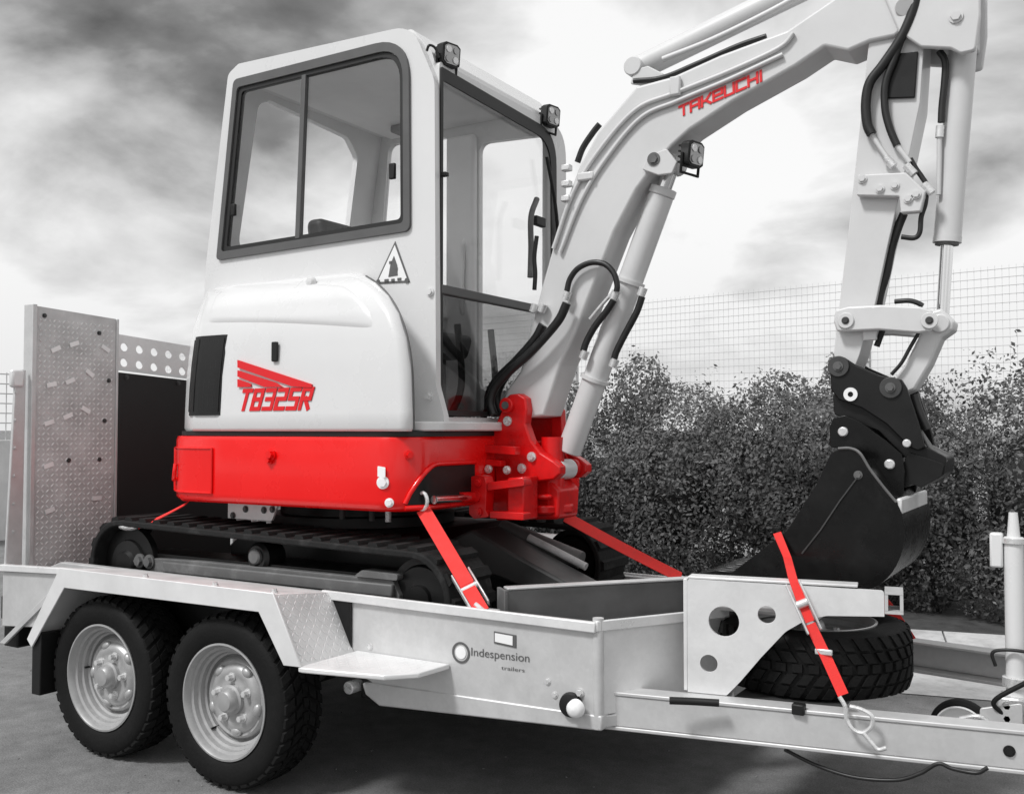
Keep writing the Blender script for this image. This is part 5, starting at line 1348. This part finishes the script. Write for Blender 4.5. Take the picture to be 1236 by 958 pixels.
xz('hitch_hook', rounded([(2.087, 1.169), (2.193, 1.132), (2.183, 1.093), (2.124, 1.058), (2.095, 1.068), (2.070, 1.051), (2.061, 1.103)], .008), .90, 1.10, BLACK, hitch, bevel=.006)
tube('hitch_hose', [(2.104, 0.930, 1.351), (2.113, 0.930, 1.314), (2.127, 0.930, 1.274), (2.142, 0.930, 1.240)], .012, HOSE, hitch, 10)
tube('hitch_spring', [(2.119, 0.920, 1.235), (2.143, 0.920, 1.196), (2.166, 0.920, 1.162), (2.195, 0.920, 1.137)], .008, MGREY, hitch, 8)
for p, m_ in zip([(1.879, 0.884, 1.445), (2.040, 0.884, 1.372)], (DGREY, DGREY)):
    cyl('pin_collar', p, tuple(np.array(p) - (0, .006, 0)), .034, m_, hitch, n=28, bevel=.002)
    bolt(hitch, tuple(np.array(p) - (0, .006, 0)), (0, -1, 0), .012, .010, MGREY)
p = (1.917, 0.884, 1.353)
xz('pin_washer', circ((p[0], p[2]), .022, 24), p[1] - .006, p[1], WPRINT, hitch, holes=[circ((p[0], p[2]), .009, 16)])
p = (2.087, 0.884, 1.196); cyl('hitch_pin_end', p, tuple(np.array(p) - (0, .012, 0)), .013, ZINC, hitch, n=20, bevel=.003)

# bucket ----------------------------------------------------------------------------
bucket = empty('bucket', (1.872, 0.750, 0.769), EX)
QY0, QY1 = .755, 1.245
side_pts = [(1.883, 1.167), (1.911, 1.180), (1.941, 1.181), (1.975, 1.163), (2.023, 1.083), (2.069, 1.024), (2.092, 0.964), (2.091, 0.890), (2.061, 0.813), (2.010, 0.763), (1.941, 0.743), (1.832, 0.734), (1.714, 0.745), (1.619, 0.732), (1.532, 0.747), (1.742, 0.916), (1.836, 1.065)]
# shell path (outer curve of the side, from the back of the ears round to the lip)
for y in (QY0, QY1 - .018):
    xz('side_plate', rounded(side_pts, .006, 3), y, y + .018, BUCKET, bucket, bevel=.003)
shell_o = [(1.980, 1.143), (2.023, 1.083), (2.069, 1.024), (2.092, 0.964), (2.091, 0.890), (2.061, 0.813), (2.010, 0.763), (1.941, 0.743), (1.832, 0.731), (1.714, 0.734), (1.605, 0.739), (1.515, 0.748)]
bm = bmesh.new()
cen = Vector((sum(p[0] for p in shell_o) / len(shell_o), sum(p[1] for p in shell_o) / len(shell_o)))
sm = [Vector((p.x, p.z)) for p in spline([(q[0], 0, q[1]) for q in shell_o], 5)]
rows = []
for i, p in enumerate(sm):
    d = (sm[min(i + 1, len(sm) - 1)] - sm[max(i - 1, 0)]).normalized(); nn = Vector((d.y, -d.x))
    if nn.dot(p - cen) < 0: nn = -nn
    rows.append([bm.verts.new((p.x + nn.x * t, y, p.y + nn.y * t)) for (t, y) in ((.004, QY0 - .004), (.004, QY1 + .004), (-.012, QY1 + .004), (-.012, QY0 - .004))])
for a, b in zip(rows, rows[1:]):
    for k in range(4): bm.faces.new((a[k], a[(k + 1) % 4], b[(k + 1) % 4], b[k]))
bm.faces.new(rows[0]); bm.faces.new(rows[-1][::-1])
bmdone('shell', bm, BUCKET, bucket, smooth=True, angle=45)
# bright strip on the shell's top corner: a reflection put in as colour
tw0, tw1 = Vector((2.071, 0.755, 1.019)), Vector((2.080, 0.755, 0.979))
box('reflection_band', (tw0.x + .004, QY0 + .0, tw1.z), (tw0.x + .020, QY1 - .0, tw0.z + .012), GALV2, bucket, .006)
# mounting ears
for y in (.872, 1.1185):
    xz('bucket_ear', rounded([(1.851, 1.248), (1.864, 1.278), (1.901, 1.286), (1.952, 1.261), (2.027, 1.203), (2.072, 1.162), (2.081, 1.105), (2.075, 1.037), (2.060, 1.006), (2.025, 1.030), (1.966, 1.124), (1.936, 1.165), (1.900, 1.178), (1.852, 1.181)], .01, 3), y, y + .012, BUCKET, bucket, bevel=.003)
for p in [(1.895, 0.870, 1.232), (2.037, 0.870, 1.130)]:
    cyl('bucket_pin', (p[0], .86, p[2]), (p[0], 1.14, p[2]), .016, ZINC, bucket, n=24, bevel=.004)
tube('weld_bead', [(1.906, 0.752, 1.180), (1.942, 0.752, 1.181), (1.971, 0.752, 1.166), (2.000, 0.752, 1.118), (2.038, 0.752, 1.066), (2.076, 0.752, 1.019)], .0045, MGREY, bucket, 8)
tube('side_cutter_edge', [(1.965, 0.752, 1.094), (1.910, 0.752, 1.018), (1.848, 0.752, 0.922), (1.790, 0.752, 0.846)], .003, DGREY, bucket, 6, False)
bolt(bucket, (1.965, 0.753, 1.099), (0, -1, 0), .010, .008, MGREY)
# lip and teeth
lp = (1.527, 0.755, 0.746)
box('cutting_lip', (lp[0] - .03, QY0 - .004, lp[2] - .008), (lp[0] + .09, QY1 + .004, lp[2] + .010), BUCKET, bucket, .004)
for k in range(5):
    y = QY0 + .02 + k * .095
    xz('tooth', [(lp[0] - .11, lp[2] + .002), (lp[0] - .03, lp[2] + .026), (lp[0] + .03, lp[2] + .024), (lp[0] + .03, lp[2] - .012), (lp[0] - .03, lp[2] - .014)], y, y + .055, BUCKET, bucket, bevel=.004)

# ================================================================== STRAPS
def ribbon(name, pts, w, m, parent, wdir=(0, 1, 0), th=.003):
    P = [Vector(p) for p in pts]; wd_ = Vector(wdir).normalized()
    bm = bmesh.new(); rows = []
    for i, p in enumerate(P):
        d = (P[min(i + 1, len(P) - 1)] - P[max(i - 1, 0)]).normalized()
        s_ = (wd_ - d * wd_.dot(d)).normalized(); n_ = s_.cross(d)
        rows.append([bm.verts.new(p + s_ * (w / 2 * a) + n_ * (th / 2 * b)) for (a, b) in ((-1, -1), (1, -1), (1, 1), (-1, 1))])
    for a, b in zip(rows, rows[1:]):
        for k in range(4): bm.faces.new((a[k], a[(k + 1) % 4], b[(k + 1) % 4], b[k]))
    bm.faces.new(rows[0][::-1]); bm.faces.new(rows[-1])
    return bmdone(name, bm, m, parent)
def sag(a, b, n=8, s=.01):
    a, b = Vector(a), Vector(b)
    return [a.lerp(b, i / n) - Vector((0, 0, s * math.sin(PI * i / n))) for i in range(n + 1)]
def ratchet(p, d, wdir, parent, w=.06):
    p, d, s_ = Vector(p), Vector(d).normalized(), Vector(wdir)
    s_ = (s_ - d * s_.dot(d)).normalized(); n_ = s_.cross(d)
    M = Matrix.Translation(p) @ Matrix((s_, d, n_)).transposed().to_4x4()
    rt = empty('ratchet', p, parent)
    for sg in (-1, 1): box('ratchet_plate', (sg * w / 2 - .003, -.075, -.012), (sg * w / 2 + .003, .075, .022), ZINC, rt, .003, M)
    bm = bmesh.new(); cyl_bm(bm, (-w / 2, -.01, .006), (w / 2, -.01, .006), .012, n=14); bmesh.ops.transform(bm, matrix=M, verts=bm.verts[:]); bmdone('spindle', bm, ZINC, rt, smooth=True)
    box('ratchet_handle', (-w / 2 + .006, .03, .014), (w / 2 - .006, .085, .022), ZINC, rt, .004, M)
    return rt
# near front strap over the track to the trailer side
s0, s1 = Vector((0.563, 0.400, 0.958)), Vector((0.893, 0.275, 0.655))
wdv = Vector((.9, 0, -.35))
st = empty('tie_down_strap', s1); tag(st, 'wide red strap with ratchet running from the slew house down to trailer side', 'strap', 'red tie down straps')
dd = (s1 - s0)
ribbon('webbing', [s0.lerp(s1, t) for t in (0, .25, .5, .75)], .050, STRAP, st, wdir=(.85, .5, .1))
ribbon('webbing', [s0.lerp(s1, t) + Vector((0, -.004, 0)) for t in (.755, .9, 1.0)], .046, STRAP, st, wdir=(.85, .5, .1))
ratchet(s0.lerp(s1, .80), dd, (.85, .5, .1), st, .062)
cyl('hook', s1 + Vector((.02, 0, -.01)), s1 + Vector((-.03, 0, .02)), .008, ZINC, st, n=10)
bm = bmesh.new(); tube_bm(bm, [Vector(s0) + Vector((.02 * math.cos(t), -.004, .03 + .03 * math.sin(t))) for t in np.linspace(0, 2 * PI, 14)[:-1]], .007, 8, True); bmdone('shackle', bm, ZINC, st, smooth=True)
box('lashing_point', tuple(s1 + Vector((-.05, -.01, -.02))), tuple(s1 + Vector((.05, .03, .006))), GALV, TR, .004)
# far front strap
st = empty('tie_down_strap', (1.107, 1.450, 0.629)); tag(st, 'thin red strap stretched beyond the swing bracket to the far trailer rail', 'strap', 'red tie down straps')
f_0, f_1 = (0.743, 1.120, 0.889), (1.107, 1.450, 0.629)
ribbon('webbing', sag(f_0, f_1, 8, .004), .048, STRAP, st, wdir=(.4, .9, .35))
cyl('hook', Vector(f_1), Vector(f_1) + Vector((.05, .03, -.02)), .010, ZINC, st, n=10)
# rear strap
st = empty('tie_down_strap', (-0.944, 0.420, 0.808)); tag(st, 'short dark red strap at the tail above the rear of the near track', 'strap', 'red tie down straps')
r_0, r_1 = (-0.643, 0.400, 0.935), (-0.842, 0.330, 0.835)
ribbon('webbing', sag(r_0, r_1, 6, .003), .046, STRAP, st, wdir=(.1, .9, .5))
bm = bmesh.new(); bmesh.ops.create_uvsphere(bm, u_segments=16, v_segments=10, radius=1)
for v in bm.verts: v.co = Vector((v.co.x * .055, v.co.y * .03, v.co.z * .018)) + Vector((-0.921, 0.330, 0.831))
bmdone('ratchet', bm, ZINC, st, smooth=True)
# bucket strap, near side
b_0 = Vector((1.716, 0.735, 0.909)); b_1 = Vector((1.762, 0.700, 0.839)); b_2 = Vector((1.897, 0.430, 0.695)); b_3 = Vector((1.992, 0.405, 0.508))
st = empty('bucket_strap', b_3); tag(st, 'red ratchet strap over the bucket side hooked to the near drawbar', 'strap', 'red straps holding the bucket')
ribbon('webbing', [Vector((1.713, 0.745, 0.908)), Vector((1.752, 0.720, 0.836)), Vector((1.843, 0.452, 0.809)), Vector((1.867, 0.440, 0.756)), b_2], .026, STRAP, st, wdir=(1, .25, -.2))
ribbon('webbing', [b_2 + Vector((.001, -.003, -.006)), b_2.lerp(b_3, .5), b_3], .030, STRAP, st, wdir=(1, .25, -.2))
ratchet(Vector((1.880, 0.425, 0.736)), b_3 - b_2, (1, .25, -.2), st, .038)
box('buckle', tuple(b_2.lerp(b_3, .42) - Vector((.024, .006, .008))), tuple(b_2.lerp(b_3, .42) + Vector((.024, .004, .008))), ZINC, st, .003)
bm = bmesh.new()
tube_bm(bm, spline([(1.985, 0.390, 0.506), (2.000, 0.390, 0.481), (2.004, 0.390, 0.446), (2.021, 0.390, 0.422), (2.047, 0.390, 0.417), (2.069, 0.390, 0.438), (2.070, 0.390, 0.465), (2.044, 0.390, 0.479), (2.013, 0.390, 0.483)]), .006, 8)
bmdone('hook', bm, ZINC, st, smooth=True)
tube('hook_tail', [(2.048, 0.385, 0.418), (2.070, 0.385, 0.395), (2.087, 0.385, 0.380), (2.108, 0.385, 0.388)], .006, ZINC, st, 8)
# bucket strap, far side
st = empty('bucket_strap', (1.930, 1.450, 0.494)); tag(st, 'red strap end showing behind the spare tyre on the far drawbar', 'strap', 'red straps holding the bucket')
ribbon('webbing', [Vector((1.923, 1.280, 0.640)), Vector((1.956, 1.340, 0.575)), Vector((1.998, 1.420, 0.476))], .045, STRAP, st, wdir=(1, .2, .3))
